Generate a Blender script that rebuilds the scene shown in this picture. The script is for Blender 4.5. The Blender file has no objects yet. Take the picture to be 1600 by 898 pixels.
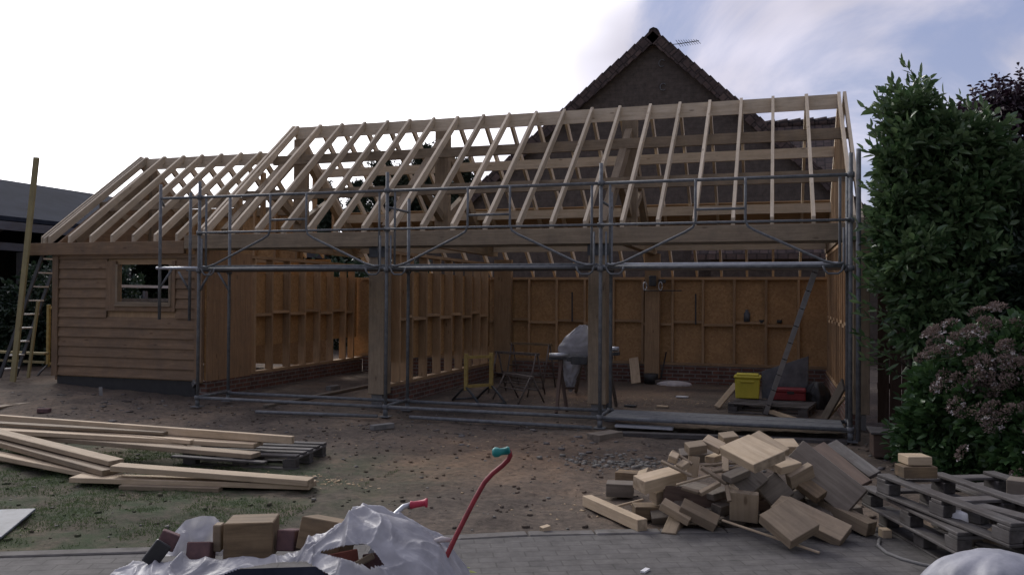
import bpy, math, random
import numpy as np
from mathutils import Vector, Matrix, noise
random.seed(7); RNG = np.random.default_rng(7)
SC = bpy.context.scene
COL = SC.collection
R_ = math.radians

# ------------------------------------------------------------ camera
FPX = 1312.0
YAW, PIT, ROL = R_(17.416), R_(.718), R_(.385)
CAM = Vector((0, 0, 1.689))
Fw = Vector((-math.sin(YAW)*math.cos(PIT), math.cos(YAW)*math.cos(PIT), math.sin(PIT)))
Hh = Vector((math.cos(YAW), math.sin(YAW), 0)); Uu = Hh.cross(Fw)
Rt = Hh*math.cos(ROL)+Uu*math.sin(ROL); Up = Uu*math.cos(ROL)-Hh*math.sin(ROL)
cd = bpy.data.cameras.new('camera'); cam = bpy.data.objects.new('camera', cd); COL.objects.link(cam)
cd.sensor_width = 36; cd.lens = FPX/1600*36; cd.clip_end = 2000; cd.clip_start = .05
M = Matrix.Identity(4)
for i in range(3): M[i][0], M[i][1], M[i][2], M[i][3] = Rt[i], Up[i], -Fw[i], CAM[i]
cam.matrix_world = M; SC.camera = cam

def at(px, py, X=None, Y=None, z=None, d=None):
    """world point seen at a photograph pixel, on a plane of known X, Y, height or distance"""
    r = Fw*FPX+Rt*(px-800)+Up*(449-py)
    if Y is not None: t = Y/r.y
    elif X is not None: t = X/r.x
    elif z is not None: t = (z-CAM.z)/r.z
    else: t = d/FPX
    return CAM+r*t

# ------------------------------------------------------------ world, sun, exposure
SUN_AZ, SUN_EL = R_(-48), R_(32)      # azimuth from +Y towards +X: ahead and to the left, behind cloud
sdir = Vector((math.sin(SUN_AZ)*math.cos(SUN_EL), math.cos(SUN_AZ)*math.cos(SUN_EL), math.sin(SUN_EL)))
w = bpy.data.worlds.new('World'); SC.world = w; w.use_nodes = True
nt = w.node_tree; nt.nodes.clear()
def N(nt, t, **k):
    n = nt.nodes.new(t)
    for a, b in k.items():
        if a == 'inp':
            for i, v in b.items(): n.inputs[i].default_value = v
        else: setattr(n, a, b)
    return n
def Lk(nt, a, b): nt.links.new(a, b)
out = N(nt, 'ShaderNodeOutputWorld')
sky = N(nt, 'ShaderNodeTexSky'); sky.sky_type = 'NISHITA'; sky.sun_disc = False
sky.sun_elevation = SUN_EL; sky.sun_rotation = SUN_AZ; sky.air_density = 1.2; sky.dust_density = 1.5
bgs = N(nt, 'ShaderNodeBackground', inp={1: .055}); Lk(nt, sky.outputs[0], bgs.inputs[0])
bgb = N(nt, 'ShaderNodeBackground', inp={0: (.22, .25, .46, 1), 1: .75}); bg1 = N(nt, 'ShaderNodeMixShader', inp={0: .6}); Lk(nt, bgs.outputs[0], bg1.inputs[1]); Lk(nt, bgb.outputs[0], bg1.inputs[2])
tc = N(nt, 'ShaderNodeTexCoord')
# cloud layer: project direction on a flat sheet so clouds flatten to the horizon
sep = N(nt, 'ShaderNodeSeparateXYZ'); Lk(nt, tc.outputs['Generated'], sep.inputs[0])
za = N(nt, 'ShaderNodeMath', operation='ADD', inp={1: .42}); Lk(nt, sep.outputs[2], za.inputs[0])
zm = N(nt, 'ShaderNodeMath', operation='MAXIMUM', inp={1: .05}); Lk(nt, za.outputs[0], zm.inputs[0])
dx = N(nt, 'ShaderNodeMath', operation='DIVIDE'); Lk(nt, sep.outputs[0], dx.inputs[0]); Lk(nt, zm.outputs[0], dx.inputs[1])
dy = N(nt, 'ShaderNodeMath', operation='DIVIDE'); Lk(nt, sep.outputs[1], dy.inputs[0]); Lk(nt, zm.outputs[0], dy.inputs[1])
cmb = N(nt, 'ShaderNodeCombineXYZ'); Lk(nt, dx.outputs[0], cmb.inputs[0]); Lk(nt, dy.outputs[0], cmb.inputs[1])
nz = N(nt, 'ShaderNodeTexNoise', inp={'Scale': 2.3, 'Detail': 8, 'Roughness': .56, 'Distortion': .5}); Lk(nt, cmb.outputs[0], nz.inputs['Vector'])
# brightness of the cloud towards the hidden sun
dot = N(nt, 'ShaderNodeVectorMath', operation='DOT_PRODUCT'); Lk(nt, tc.outputs['Generated'], dot.inputs[0]); dot.inputs[1].default_value = sdir
glow = N(nt, 'ShaderNodeMapRange', inp={'From Min': .77, 'From Max': .91, 'To Min': 0, 'To Max': 1}); glow.interpolation_type = 'SMOOTHSTEP'; Lk(nt, dot.outputs['Value'], glow.inputs[0])
cov = N(nt, 'ShaderNodeMath', operation='MULTIPLY_ADD', inp={1: .9}); Lk(nt, glow.outputs[0], cov.inputs[0]); Lk(nt, nz.outputs[0], cov.inputs[2])
mask = N(nt, 'ShaderNodeMapRange', inp={'From Min': .40, 'From Max': .60, 'To Min': .10, 'To Max': 1}); mask.interpolation_type = 'SMOOTHSTEP'; Lk(nt, cov.outputs[0], mask.inputs[0])
wide = N(nt, 'ShaderNodeMapRange', inp={'From Min': -.6, 'From Max': .75, 'To Min': 0, 'To Max': 1}); Lk(nt, dot.outputs['Value'], wide.inputs[0])
cl = N(nt, 'ShaderNodeMix', data_type='RGBA'); cl.inputs[6].default_value = (.25, .24, .23, 1); cl.inputs[7].default_value = (.46, .445, .525, 1); Lk(nt, wide.outputs[0], cl.inputs[0])
cl2 = N(nt, 'ShaderNodeMix', data_type='RGBA'); cl2.inputs[7].default_value = (1.55, 1.52, 1.58, 1); Lk(nt, glow.outputs[0], cl2.inputs[0]); Lk(nt, cl.outputs[2], cl2.inputs[6])
nz2 = N(nt, 'ShaderNodeTexNoise', inp={'Scale': 1.7, 'Detail': 4, 'Roughness': .5}); Lk(nt, cmb.outputs[0], nz2.inputs['Vector'])
var = N(nt, 'ShaderNodeMapRange', inp={'From Min': .3, 'From Max': .7, 'To Min': .62, 'To Max': 1.3}); Lk(nt, nz2.outputs[0], var.inputs[0])
bg2 = N(nt, 'ShaderNodeBackground'); Lk(nt, cl2.outputs[2], bg2.inputs[0]); Lk(nt, var.outputs[0], bg2.inputs[1])
mx = N(nt, 'ShaderNodeMixShader'); Lk(nt, mask.outputs[0], mx.inputs[0]); Lk(nt, bg1.outputs[0], mx.inputs[1]); Lk(nt, bg2.outputs[0], mx.inputs[2]); Lk(nt, mx.outputs[0], out.inputs[0])

sl = bpy.data.lights.new('sun', 'SUN'); sl.energy = .8; sl.angle = R_(14); sl.color = (1, .96, .9)
so = bpy.data.objects.new('sun', sl); COL.objects.link(so); so.location = sdir*50
so.rotation_euler = (-sdir).to_track_quat('-Z', 'Y').to_euler()
SC.view_settings.view_transform = 'Standard'; SC.view_settings.look = 'None'
SC.view_settings.exposure = .84; SC.view_settings.gamma = 1

# ------------------------------------------------------------ materials
def newmat(name):
    m = bpy.data.materials.new(name); m.use_nodes = True; t = m.node_tree
    return m, t, t.nodes['Principled BSDF']
def ramp(t, fac, stops):
    r = N(t, 'ShaderNodeValToRGB'); cr = r.color_ramp
    while len(cr.elements) < len(stops): cr.elements.new(.5)
    for e, (p, c) in zip(cr.elements, stops): e.position = p; e.color = (*c, 1)
    Lk(t, fac, r.inputs[0]); return r
def bump(t, b, h, s=.3, d=.01):
    n = N(t, 'ShaderNodeBump', inp={'Strength': s, 'Distance': d}); Lk(t, h, n.inputs['Height']); Lk(t, n.outputs[0], b.inputs['Normal'])
def timber(name, c1, c2, rough=.75, dirt=.25, dirtc=(.10, .08, .065)):
    m, t, b = newmat(name)
    uv = N(t, 'ShaderNodeUVMap'); oi = N(t, 'ShaderNodeObjectInfo')
    mp = N(t, 'ShaderNodeMapping'); mp.inputs['Scale'].default_value = (1.3, 16, 1); Lk(t, uv.outputs[0], mp.inputs[0])
    off = N(t, 'ShaderNodeCombineXYZ'); mu = N(t, 'ShaderNodeMath', operation='MULTIPLY', inp={1: 37.}); Lk(t, oi.outputs['Random'], mu.inputs[0]); Lk(t, mu.outputs[0], off.inputs[2]); Lk(t, mu.outputs[0], off.inputs[0]); Lk(t, off.outputs[0], mp.inputs['Location'])
    n1 = N(t, 'ShaderNodeTexNoise', inp={'Scale': 1.6, 'Detail': 6, 'Roughness': .6, 'Distortion': .8}); Lk(t, mp.outputs[0], n1.inputs['Vector'])
    r = ramp(t, n1.outputs[0], [(.3, c1), (.5, tuple((a+q)/2 for a, q in zip(c1, c2))), (.7, c2)])
    # knots
    mk = N(t, 'ShaderNodeMapping'); mk.inputs['Scale'].default_value = (2.2, 7, 1); Lk(t, uv.outputs[0], mk.inputs[0]); Lk(t, off.outputs[0], mk.inputs['Location'])
    vo = N(t, 'ShaderNodeTexVoronoi', inp={'Scale': 1.0}); Lk(t, mk.outputs[0], vo.inputs['Vector'])
    kn = N(t, 'ShaderNodeMapRange', inp={'From Min': .05, 'From Max': .12, 'To Min': .65, 'To Max': 0}); Lk(t, vo.outputs['Distance'], kn.inputs[0])
    m1 = N(t, 'ShaderNodeMix', data_type='RGBA'); Lk(t, kn.outputs[0], m1.inputs[0]); Lk(t, r.outputs[0], m1.inputs[6]); m1.inputs[7].default_value = (c1[0]*.35, c1[1]*.28, c1[2]*.25, 1)
    # sawn end grain (end faces carry v above 50)
    sv = N(t, 'ShaderNodeSeparateXYZ'); Lk(t, uv.outputs[0], sv.inputs[0]); gt = N(t, 'ShaderNodeMath', operation='GREATER_THAN', inp={1: 50.}); Lk(t, sv.outputs[1], gt.inputs[0])
    wv = N(t, 'ShaderNodeTexNoise', inp={'Scale': 22, 'Detail': 5}); me_ = N(t, 'ShaderNodeMapping'); me_.inputs['Location'].default_value = (.3, -100.2, 0); Lk(t, uv.outputs[0], me_.inputs[0]); Lk(t, me_.outputs[0], wv.inputs['Vector'])
    re = ramp(t, wv.outputs[0], [(.3, tuple(q*.62 for q in c1)), (.7, tuple(q*.85 for q in c2))])
    m0 = N(t, 'ShaderNodeMix', data_type='RGBA'); Lk(t, gt.outputs[0], m0.inputs[0]); Lk(t, m1.outputs[2], m0.inputs[6]); Lk(t, re.outputs[0], m0.inputs[7]); m1 = m0
    # dirt patches
    tcn = N(t, 'ShaderNodeTexCoord'); n2 = N(t, 'ShaderNodeTexNoise', inp={'Scale': 3.5, 'Detail': 9, 'Roughness': .75}); Lk(t, tcn.outputs['Object'], n2.inputs['Vector'])
    dm = N(t, 'ShaderNodeMapRange', inp={'From Min': .42, 'From Max': .72, 'To Min': 0, 'To Max': dirt*2}); Lk(t, n2.outputs[0], dm.inputs[0])
    m2 = N(t, 'ShaderNodeMix', data_type='RGBA'); Lk(t, dm.outputs[0], m2.inputs[0]); Lk(t, m1.outputs[2], m2.inputs[6]); m2.inputs[7].default_value = (*dirtc, 1)
    # value shift per piece
    hs = N(t, 'ShaderNodeHueSaturation'); vr = N(t, 'ShaderNodeMapRange', inp={'To Min': .78, 'To Max': 1.18}); Lk(t, oi.outputs['Random'], vr.inputs[0]); Lk(t, vr.outputs[0], hs.inputs['Value']); Lk(t, m2.outputs[2], hs.inputs['Color'])
    Lk(t, hs.outputs[0], b.inputs['Base Color']); b.inputs['Roughness'].default_value = rough; b.inputs['Specular IOR Level'].default_value = .25
    bump(t, b, n1.outputs[0], .25, .004)
    return m
def noisy(name, c1, c2, scale=8, rough=.8, spec=.3, bs=.3, bd=.01, coord='Object', metal=0, detail=8):
    m, t, b = newmat(name); tcn = N(t, 'ShaderNodeTexCoord')
    n1 = N(t, 'ShaderNodeTexNoise', inp={'Scale': scale, 'Detail': detail, 'Roughness': .65}); Lk(t, tcn.outputs[coord], n1.inputs['Vector'])
    r = ramp(t, n1.outputs[0], [(.32, c1), (.68, c2)]); Lk(t, r.outputs[0], b.inputs['Base Color'])
    b.inputs['Roughness'].default_value = rough; b.inputs['Specular IOR Level'].default_value = spec; b.inputs['Metallic'].default_value = metal
    bump(t, b, n1.outputs[0], bs, bd); return m
MAT = {}
MAT['pine'] = timber('fresh_pine', (.37, .28, .18), (.52, .41, .285), dirt=.14)
MAT['rafter'] = timber('rafter_pine', (.43, .35, .25), (.58, .49, .375), dirt=.12)
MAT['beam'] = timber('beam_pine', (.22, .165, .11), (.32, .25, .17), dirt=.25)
MAT['stud'] = timber('stud_pine', (.33, .215, .12), (.46, .31, .18), dirt=.15)
MAT['old'] = timber('weathered_timber', (.115, .095, .075), (.20, .17, .135), dirt=.35)
MAT['oldgrey'] = timber('grey_pallet_wood', (.062, .058, .055), (.13, .12, .115), dirt=.5, dirtc=(.045, .035, .03))
MAT['clad'] = timber('larch_cladding', (.16, .10, .057), (.25, .165, .10), dirt=.3)
MAT['yclad'] = timber('cedar_boards', (.24, .15, .085), (.33, .21, .12), dirt=.2)
MAT['oak'] = timber('brown_block', (.13, .088, .05), (.27, .19, .11), dirt=.5, dirtc=(.09, .07, .05))
MAT['plankbrown'] = timber('dark_board', (.07, .045, .035), (.12, .08, .06), dirt=.2)
MAT['yellowish'] = timber('yellow_green_timber', (.24, .20, .10), (.33, .28, .14), dirt=.2)
def osb():
    m, t, b = newmat('osb_sheathing'); tcn = N(t, 'ShaderNodeTexCoord')
    v = N(t, 'ShaderNodeTexVoronoi', inp={'Scale': 26}); Lk(t, tcn.outputs['Object'], v.inputs['Vector'])
    n1 = N(t, 'ShaderNodeTexNoise', inp={'Scale': 2.2, 'Detail': 6}); Lk(t, tcn.outputs['Object'], n1.inputs['Vector'])
    r1 = ramp(t, v.outputs['Color'], [(.1, (.32, .18, .075)), (.9, (.46, .28, .125))])
    m2 = N(t, 'ShaderNodeMix', data_type='RGBA'); dm = N(t, 'ShaderNodeMapRange', inp={'From Min': .4, 'From Max': .7, 'To Max': .5}); Lk(t, n1.outputs[0], dm.inputs[0]); Lk(t, dm.outputs[0], m2.inputs[0])
    Lk(t, r1.outputs[0], m2.inputs[6]); m2.inputs[7].default_value = (.24, .14, .065, 1)
    Lk(t, m2.outputs[2], b.inputs['Base Color']); b.inputs['Roughness'].default_value = .7; bump(t, b, v.outputs['Distance'], .2, .004); return m
MAT['osb'] = osb()
def brick(name, c1, c2, mort, coord='UV', bw=.225, bh=.075, ms=.012, bs=.5):
    m, t, b = newmat(name); tcn = N(t, 'ShaderNodeTexCoord')
    br = N(t, 'ShaderNodeTexBrick', inp={'Scale': 1, 'Mortar Size': ms, 'Brick Width': bw, 'Row Height': bh, 'Bias': 0, 'Mortar Smooth': .3})
    br.inputs['Color1'].default_value = (*c1, 1); br.inputs['Color2'].default_value = (*c2, 1); br.inputs['Mortar'].default_value = (*mort, 1)
    Lk(t, tcn.outputs[coord], br.inputs['Vector'])
    n1 = N(t, 'ShaderNodeTexNoise', inp={'Scale': 6, 'Detail': 8, 'Roughness': .7}); Lk(t, tcn.outputs['Object'], n1.inputs['Vector'])
    mr = N(t, 'ShaderNodeMapRange', inp={'From Min': .3, 'From Max': .7, 'To Min': .6, 'To Max': 1.3}); Lk(t, n1.outputs[0], mr.inputs[0])
    mm = N(t, 'ShaderNodeMix', data_type='RGBA', blend_type='MULTIPLY'); mm.inputs[0].default_value = 1; Lk(t, br.outputs[0], mm.inputs[6]); Lk(t, mr.outputs[0], mm.inputs[7])
    Lk(t, mm.outputs[2], b.inputs['Base Color']); b.inputs['Roughness'].default_value = .85; b.inputs['Specular IOR Level'].default_value = .25
    ad = N(t, 'ShaderNodeMath', operation='MULTIPLY_ADD', inp={1: -.6}); Lk(t, br.outputs['Fac'], ad.inputs[0]); Lk(t, n1.outputs[0], ad.inputs[2]); bump(t, b, ad.outputs[0], bs, .012)
    return m
MAT['brick'] = brick('red_brick', (.16, .075, .055), (.10, .055, .045), (.17, .155, .14))
MAT['housebrick'] = brick('tile_hung_gable', (.092, .076, .065), (.084, .070, .061), (.074, .062, .055), bw=.17, bh=.11, ms=.008, bs=.2)
MAT['rooftile'] = brick('roof_tiles', (.105, .075, .066), (.065, .05, .048), (.04, .032, .03), bw=.26, bh=.22, ms=.02)
MAT['steel'] = noisy('galvanised_steel', (.10, .106, .112), (.19, .195, .20), 14, .7, .3, .1, .002, metal=.25)
MAT['alu'] = noisy('aluminium', (.36, .37, .39), (.5, .51, .53), 10, .42, .5, .06, .002, metal=.6)
MAT['darksteel'] = noisy('dark_painted_steel', (.025, .03, .035), (.06, .06, .06), 12, .55, .4, .1, .002)
MAT['ruststeel'] = noisy('rusty_trestle_steel', (.06, .05, .045), (.16, .13, .11), 20, .6, .3, .15, .002)
MAT['yellow'] = noisy('yellow_plastic', (.42, .36, .03), (.55, .47, .05), 5, .45, .4, .05, .003)
MAT['yellowpaint'] = noisy('worn_yellow_paint', (.24, .17, .055), (.38, .28, .09), 14, .6, .3, .1, .002)
MAT['red'] = noisy('red_enamel', (.13, .012, .016), (.26, .018, .026), 16, .5, .4, .1, .001)
MAT['redgrip'] = noisy('red_rubber', (.32, .02, .045), (.42, .03, .06), 12, .5, .4, .03, .001)
MAT['green'] = noisy('teal_grip_rubber', (.008, .14, .13), (.012, .21, .19), 12, .5, .4, .05, .001)
MAT['redbox'] = noisy('dark_red_plastic', (.15, .015, .018), (.22, .025, .028), 9, .5, .4, .05, .002)
MAT['blue'] = noisy('dark_blue_tub', (.03, .04, .07), (.055, .06, .10), 6, .5, .4, .05, .003)
MAT['greysheet'] = noisy('grey_sheet', (.07, .078, .09), (.15, .16, .18), 7, .6, .3, .05, .003)
MAT['concrete'] = noisy('concrete', (.12, .12, .115), (.21, .20, .19), 9, .9, .2, .4, .006)
MAT['stone'] = noisy('stones', (.09, .085, .075), (.24, .225, .20), 5, .9, .2, .3, .005)
MAT['black'] = noisy('black_plastic', (.015, .015, .016), (.03, .03, .03), 10, .5, .4, .05, .002)
MAT['white'] = noisy('white_plastic', (.55, .55, .55), (.7, .7, .7), 5, .4, .4, .05, .002)
MAT['redbrick1'] = noisy('loose_red_brick', (.15, .05, .04), (.26, .095, .07), 18, .85, .2, .5, .004)
MAT['darkbrick'] = noisy('loose_purple_brick', (.08, .05, .055), (.15, .085, .08), 18, .85, .2, .5, .004)
MAT['slate'] = noisy('corrugated_barn_roof', (.022, .026, .036), (.036, .042, .058), 1.5, .95, .04, .1, .01)
MAT['barnwall'] = timber('barn_boards', (.03, .03, .035), (.06, .058, .06), dirt=.3)
MAT['barnpale'] = timber('barn_rail', (.10, .10, .115), (.16, .16, .18), dirt=.3)
def plastic():
    m, t, b = newmat('white_polythene'); tcn = N(t, 'ShaderNodeTexCoord')
    n1 = N(t, 'ShaderNodeTexNoise', inp={'Scale': 5, 'Detail': 6, 'Roughness': .6, 'Distortion': .5}); Lk(t, tcn.outputs['Object'], n1.inputs['Vector'])
    r = ramp(t, n1.outputs[0], [(.3, (.25, .245, .265)), (.7, (.50, .495, .52))]); Lk(t, r.outputs[0], b.inputs['Base Color'])
    b.inputs['Roughness'].default_value = .42; b.inputs['Specular IOR Level'].default_value = .35
    tr = N(t, 'ShaderNodeBsdfTranslucent'); tr.inputs[0].default_value = (.55, .55, .57, 1)
    ms = N(t, 'ShaderNodeMixShader', inp={0: .3}); Lk(t, b.outputs[0], ms.inputs[1]); Lk(t, tr.outputs[0], ms.inputs[2]); Lk(t, ms.outputs[0], t.nodes['Material Output'].inputs[0])
    n2 = N(t, 'ShaderNodeTexNoise', inp={'Scale': 22, 'Detail': 4, 'Distortion': 1.2}); Lk(t, tcn.outputs['Object'], n2.inputs['Vector']); bump(t, b, n2.outputs[0], .45, .01)
    return m
MAT['plastic'] = plastic()
MAT['sack'] = noisy('dirty_white_sack', (.17, .175, .20), (.33, .33, .36), 5, .5, .35, .5, .012)
def leafmat(name, c1, c2, rough=.42, trans=.18):
    m, t, b = newmat(name); ge = N(t, 'ShaderNodeNewGeometry')
    r = ramp(t, ge.outputs['Random Per Island'], [(0, c1), (1, c2)]); Lk(t, r.outputs[0], b.inputs['Base Color'])
    b.inputs['Roughness'].default_value = rough; b.inputs['Specular IOR Level'].default_value = .45
    tr = N(t, 'ShaderNodeBsdfTranslucent'); Lk(t, r.outputs[0], tr.inputs[0])
    ms = N(t, 'ShaderNodeMixShader', inp={0: trans}); Lk(t, b.outputs[0], ms.inputs[1]); Lk(t, tr.outputs[0], ms.inputs[2]); Lk(t, ms.outputs[0], t.nodes['Material Output'].inputs[0])
    return m
MAT['laurel'] = leafmat('laurel_leaf', (.04, .085, .032), (.13, .19, .085), rough=.3, trans=.25)
MAT['dark_leaf'] = leafmat('dark_leaf', (.012, .028, .016), (.03, .052, .026))
MAT['purple'] = leafmat('plum_leaf', (.030, .016, .026), (.055, .028, .04))
MAT['bright_leaf'] = leafmat('hydrangea_leaf', (.030, .070, .024), (.065, .125, .042))
MAT['needles'] = leafmat('conifer_needles', (.018, .032, .018), (.04, .055, .03), rough=.7, trans=.1)
MAT['flower'] = leafmat('faded_flower', (.13, .096, .082), (.24, .18, .155), rough=.9)
MAT['petal'] = leafmat('pale_petal', (.42, .38, .38), (.58, .54, .52), rough=.7)
MAT['grass'] = leafmat('grass_blade', (.055, .085, .032), (.10, .135, .055), rough=.85, trans=.3)
MAT['bark'] = noisy('bark', (.05, .042, .035), (.10, .085, .07), 12, .9, .2, .6, .01)

# ------------------------------------------------------------ mesh builder
class MB:
    def __init__(s): s.v = []; s.f = []; s.uv = []; s.sm = []
    def face(s, idx, uv, smooth=False): s.f.append(idx); s.uv.append(uv); s.sm.append(smooth)
    def hexa(s, c, L, W, T):
        """c: 8 corners ordered (x0y0z0,x1y0z0,x1y1z0,x0y1z0, same top)"""
        o = len(s.v); s.v += [tuple(p) for p in c]; a = random.random()*9; b = random.random()*9
        s.face((o, o+3, o+2, o+1), [(a, b), (a, b+W), (a+L, b+W), (a+L, b)])
        s.face((o+4, o+5, o+6, o+7), [(a, b+1), (a+L, b+1), (a+L, b+1+W), (a, b+1+W)])
        s.face((o, o+1, o+5, o+4), [(a, b), (a+L, b), (a+L, b+T), (a, b+T)])
        s.face((o+2, o+3, o+7, o+6), [(a+L, b+2), (a, b+2), (a, b+2+T), (a+L, b+2+T)])
        e = 100+b if L > W*1.2 else b
        s.face((o+1, o+2, o+6, o+5), [(a, e), (a+W, e), (a+W, e+T), (a, e+T)])
        s.face((o+3, o, o+4, o+7), [(a, e), (a+W, e), (a+W, e+T), (a, e+T)])
        return s
    def beam(s, p0, p1, w, t, up=(0, 0, 1), ow=0, ot=0):
        """timber from p0 to p1; w across, t along 'up'; ow, ot shift the section (in metres)"""
        p0, p1 = Vector(p0), Vector(p1); a = (p1-p0); L = a.length; a.normalize(); u = Vector(up)
        sd = a.cross(u)
        if sd.length < 1e-4: sd = a.cross(Vector((1, 0, 0)))
        sd.normalize(); u = sd.cross(a)
        c = []
        for tz in (-t/2+ot, t/2+ot):
            c += [p0+sd*(-w/2+ow)+u*tz, p1+sd*(-w/2+ow)+u*tz, p1+sd*(w/2+ow)+u*tz, p0+sd*(w/2+ow)+u*tz]
        # winding: sd = a x u so flip order to keep outward normals
        c = [c[3], c[2], c[1], c[0], c[7], c[6], c[5], c[4]]
        return s.hexa(c, L, w, t)
    def box(s, x0, x1, y0, y1, z0, z1):
        c = [(x0, y0, z0), (x1, y0, z0), (x1, y1, z0), (x0, y1, z0), (x0, y0, z1), (x1, y0, z1), (x1, y1, z1), (x0, y1, z1)]
        dx, dy, dz = x1-x0, y1-y0, z1-z0
        if dz >= dx and dz >= dy:   # grain runs up
            o = len(s.v); s.v += c; a = random.random()*9; b = random.random()*9
            F = [((0, 3, 2, 1), dx, dy), ((4, 5, 6, 7), dx, dy)]
            s.face((o, o+3, o+2, o+1), [(a, b), (a, b+dy), (a+dx, b+dy), (a+dx, b)])
            s.face((o+4, o+5, o+6, o+7), [(a, b), (a+dx, b), (a+dx, b+dy), (a, b+dy)])
            for (i, j), W in (((0, 1), dx), ((1, 2), dy), ((2, 3), dx), ((3, 0), dy)):
                b += .37
                s.face((o+i, o+j, o+j+4, o+i+4), [(a, b), (a, b+W), (a+dz, b+W), (a+dz, b)])
            return s
        if dy > dx: # grain along y
            o = len(s.v); s.v += c; a = random.random()*9; b = random.random()*9
            s.face((o, o+3, o+2, o+1), [(a, b), (a+dy, b), (a+dy, b+dx), (a, b+dx)])
            s.face((o+4, o+5, o+6, o+7), [(a, b), (a, b+dx), (a+dy, b+dx), (a+dy, b)])
            s.face((o, o+1, o+5, o+4), [(a, b), (a+dx, b), (a+dx, b+dz), (a, b+dz)])
            s.face((o+2, o+3, o+7, o+6), [(a, b), (a+dx, b), (a+dx, b+dz), (a, b+dz)])
            s.face((o+1, o+2, o+6, o+5), [(a, b+3), (a+dy, b+3), (a+dy, b+3+dz), (a, b+3+dz)])
            s.face((o+3, o, o+4, o+7), [(a+dy, b+2), (a, b+2), (a, b+2+dz), (a+dy, b+2+dz)])
            return s
        return s.hexa(c, dx, dy, dz)
    def tube(s, pts, r, n=8, cap=True):
        pts = [Vector(p) for p in pts]; o = len(s.v); m = len(pts); prev = None; dist = 0
        rr = r if isinstance(r, (list, tuple)) else [r]*m
        for i, p in enumerate(pts):
            d = (pts[min(i+1, m-1)]-pts[max(i-1, 0)]).normalized()
            if prev is None:
                u = Vector((0, 0, 1)) if abs(d.z) < .9 else Vector((1, 0, 0))
            else: u = prev
            sd = d.cross(u).normalized(); u = sd.cross(d); prev = u
            for k in range(n):
                an = 2*math.pi*k/n; s.v.append(tuple(p+(sd*math.cos(an)+u*math.sin(an))*rr[i]))
        for i in range(m-1):
            L = (pts[i+1]-pts[i]).length
            for k in range(n):
                k2 = (k+1) % n
                s.face((o+i*n+k, o+i*n+k2, o+(i+1)*n+k2, o+(i+1)*n+k), [(dist, k/n*.2), (dist, (k+1)/n*.2), (dist+L, (k+1)/n*.2), (dist+L, k/n*.2)], True)
            dist += L
        if cap:
            s.face(tuple(o+k for k in reversed(range(n))), [(0, 0)]*n); s.face(tuple(o+(m-1)*n+k for k in range(n)), [(0, 0)]*n)
        return s
    def poly(s, pts, h):
        """flat polygon (world points) extruded by vector h"""
        o = len(s.v); n = len(pts); h = Vector(h); pts = [Vector(p) for p in pts]
        s.v += [tuple(p) for p in pts]+[tuple(p+h) for p in pts]
        e1 = (pts[1]-pts[0]).normalized(); nn = e1.cross(pts[2]-pts[0]).normalized(); e2 = nn.cross(e1)
        # keep uv upright for vertical walls
        if abs(nn.z) < .5: e1 = Vector((0, 0, 1)).cross(nn).normalized(); e2 = Vector((0, 0, 1))
        q = [((p-pts[0]).dot(e1), (p-pts[0]).dot(e2)) for p in pts]
        flip = nn.dot(h) > 0
        fa = tuple(range(o, o+n)); fb = tuple(range(o+n, o+2*n))
        if flip: s.face(fa[::-1], q[::-1]); s.face(fb, q)
        else: s.face(fa, q); s.face(fb[::-1], q[::-1])
        for i in range(n):
            j = (i+1) % n; L = (pts[j]-pts[i]).length; t = h.length
            ids = (o+i, o+j, o+n+j, o+n+i); uv = [(0, 0), (L, 0), (L, t), (0, t)]
            if flip: s.face(ids, uv)
            else: s.face(ids[::-1], uv[::-1])
        return s
    def build(s, name, mat, parent=None, bevel=0, solid=0, mats=None):
        me = bpy.data.meshes.new(name); org = Vector((0, 0, 0))
        if parent is not None: org = worldloc(parent)
        me.from_pydata([tuple(Vector(v)-org) for v in s.v], [], s.f)
        u = me.uv_layers.new(name='UVMap'); u.data.foreach_set('uv', [c for fu in s.uv for q in fu for c in q])
        me.polygons.foreach_set('use_smooth', s.sm); me.materials.append(MAT[mat] if isinstance(mat, str) else mat); me.update()
        o = bpy.data.objects.new(name, me); COL.objects.link(o)
        if parent is not None: o.parent = parent
        if bevel:
            bv = o.modifiers.new('bevel', 'BEVEL'); bv.width = bevel; bv.segments = 1; bv.limit_method = 'ANGLE'
        return o
def worldloc(o):
    l = Vector((0, 0, 0))
    while o is not None: l += o.location; o = o.parent
    return l
def tag(o, label, cat=None, group=None, kind=None):
    if label: o['label'] = label
    if cat: o['category'] = cat
    if group: o['group'] = group
    if kind: o['kind'] = kind
    return o
def empty(name, loc, label, cat, group=None):
    o = bpy.data.objects.new(name, None); COL.objects.link(o); o.location = loc; o.empty_display_size = .2
    return tag(o, label, cat, group)
def single(name, mb, mat, label, cat, group=None, bevel=0, origin=None):
    """a thing that is one mesh"""
    o = mb.build(name, mat, None, bevel)
    return tag(o, label, cat, group)
def npmesh(name, V, F, mat, parent=None, smooth=False):
    me = bpy.data.meshes.new(name); org = np.array(worldloc(parent)) if parent is not None else np.zeros(3)
    V = np.asarray(V, float)-org; F = np.asarray(F); k = F.shape[1]
    me.vertices.add(len(V)); me.vertices.foreach_set('co', V.ravel())
    me.loops.add(F.size); me.loops.foreach_set('vertex_index', F.ravel())
    me.polygons.add(len(F)); me.polygons.foreach_set('loop_start', np.arange(0, F.size, k)); me.polygons.foreach_set('loop_total', np.full(len(F), k))
    if smooth: me.polygons.foreach_set('use_smooth', np.ones(len(F), bool))
    me.materials.append(MAT[mat] if isinstance(mat, str) else mat); me.update(); me.validate()
    o = bpy.data.objects.new(name, me); COL.objects.link(o)
    if parent is not None: o.parent = parent
    return o

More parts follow.
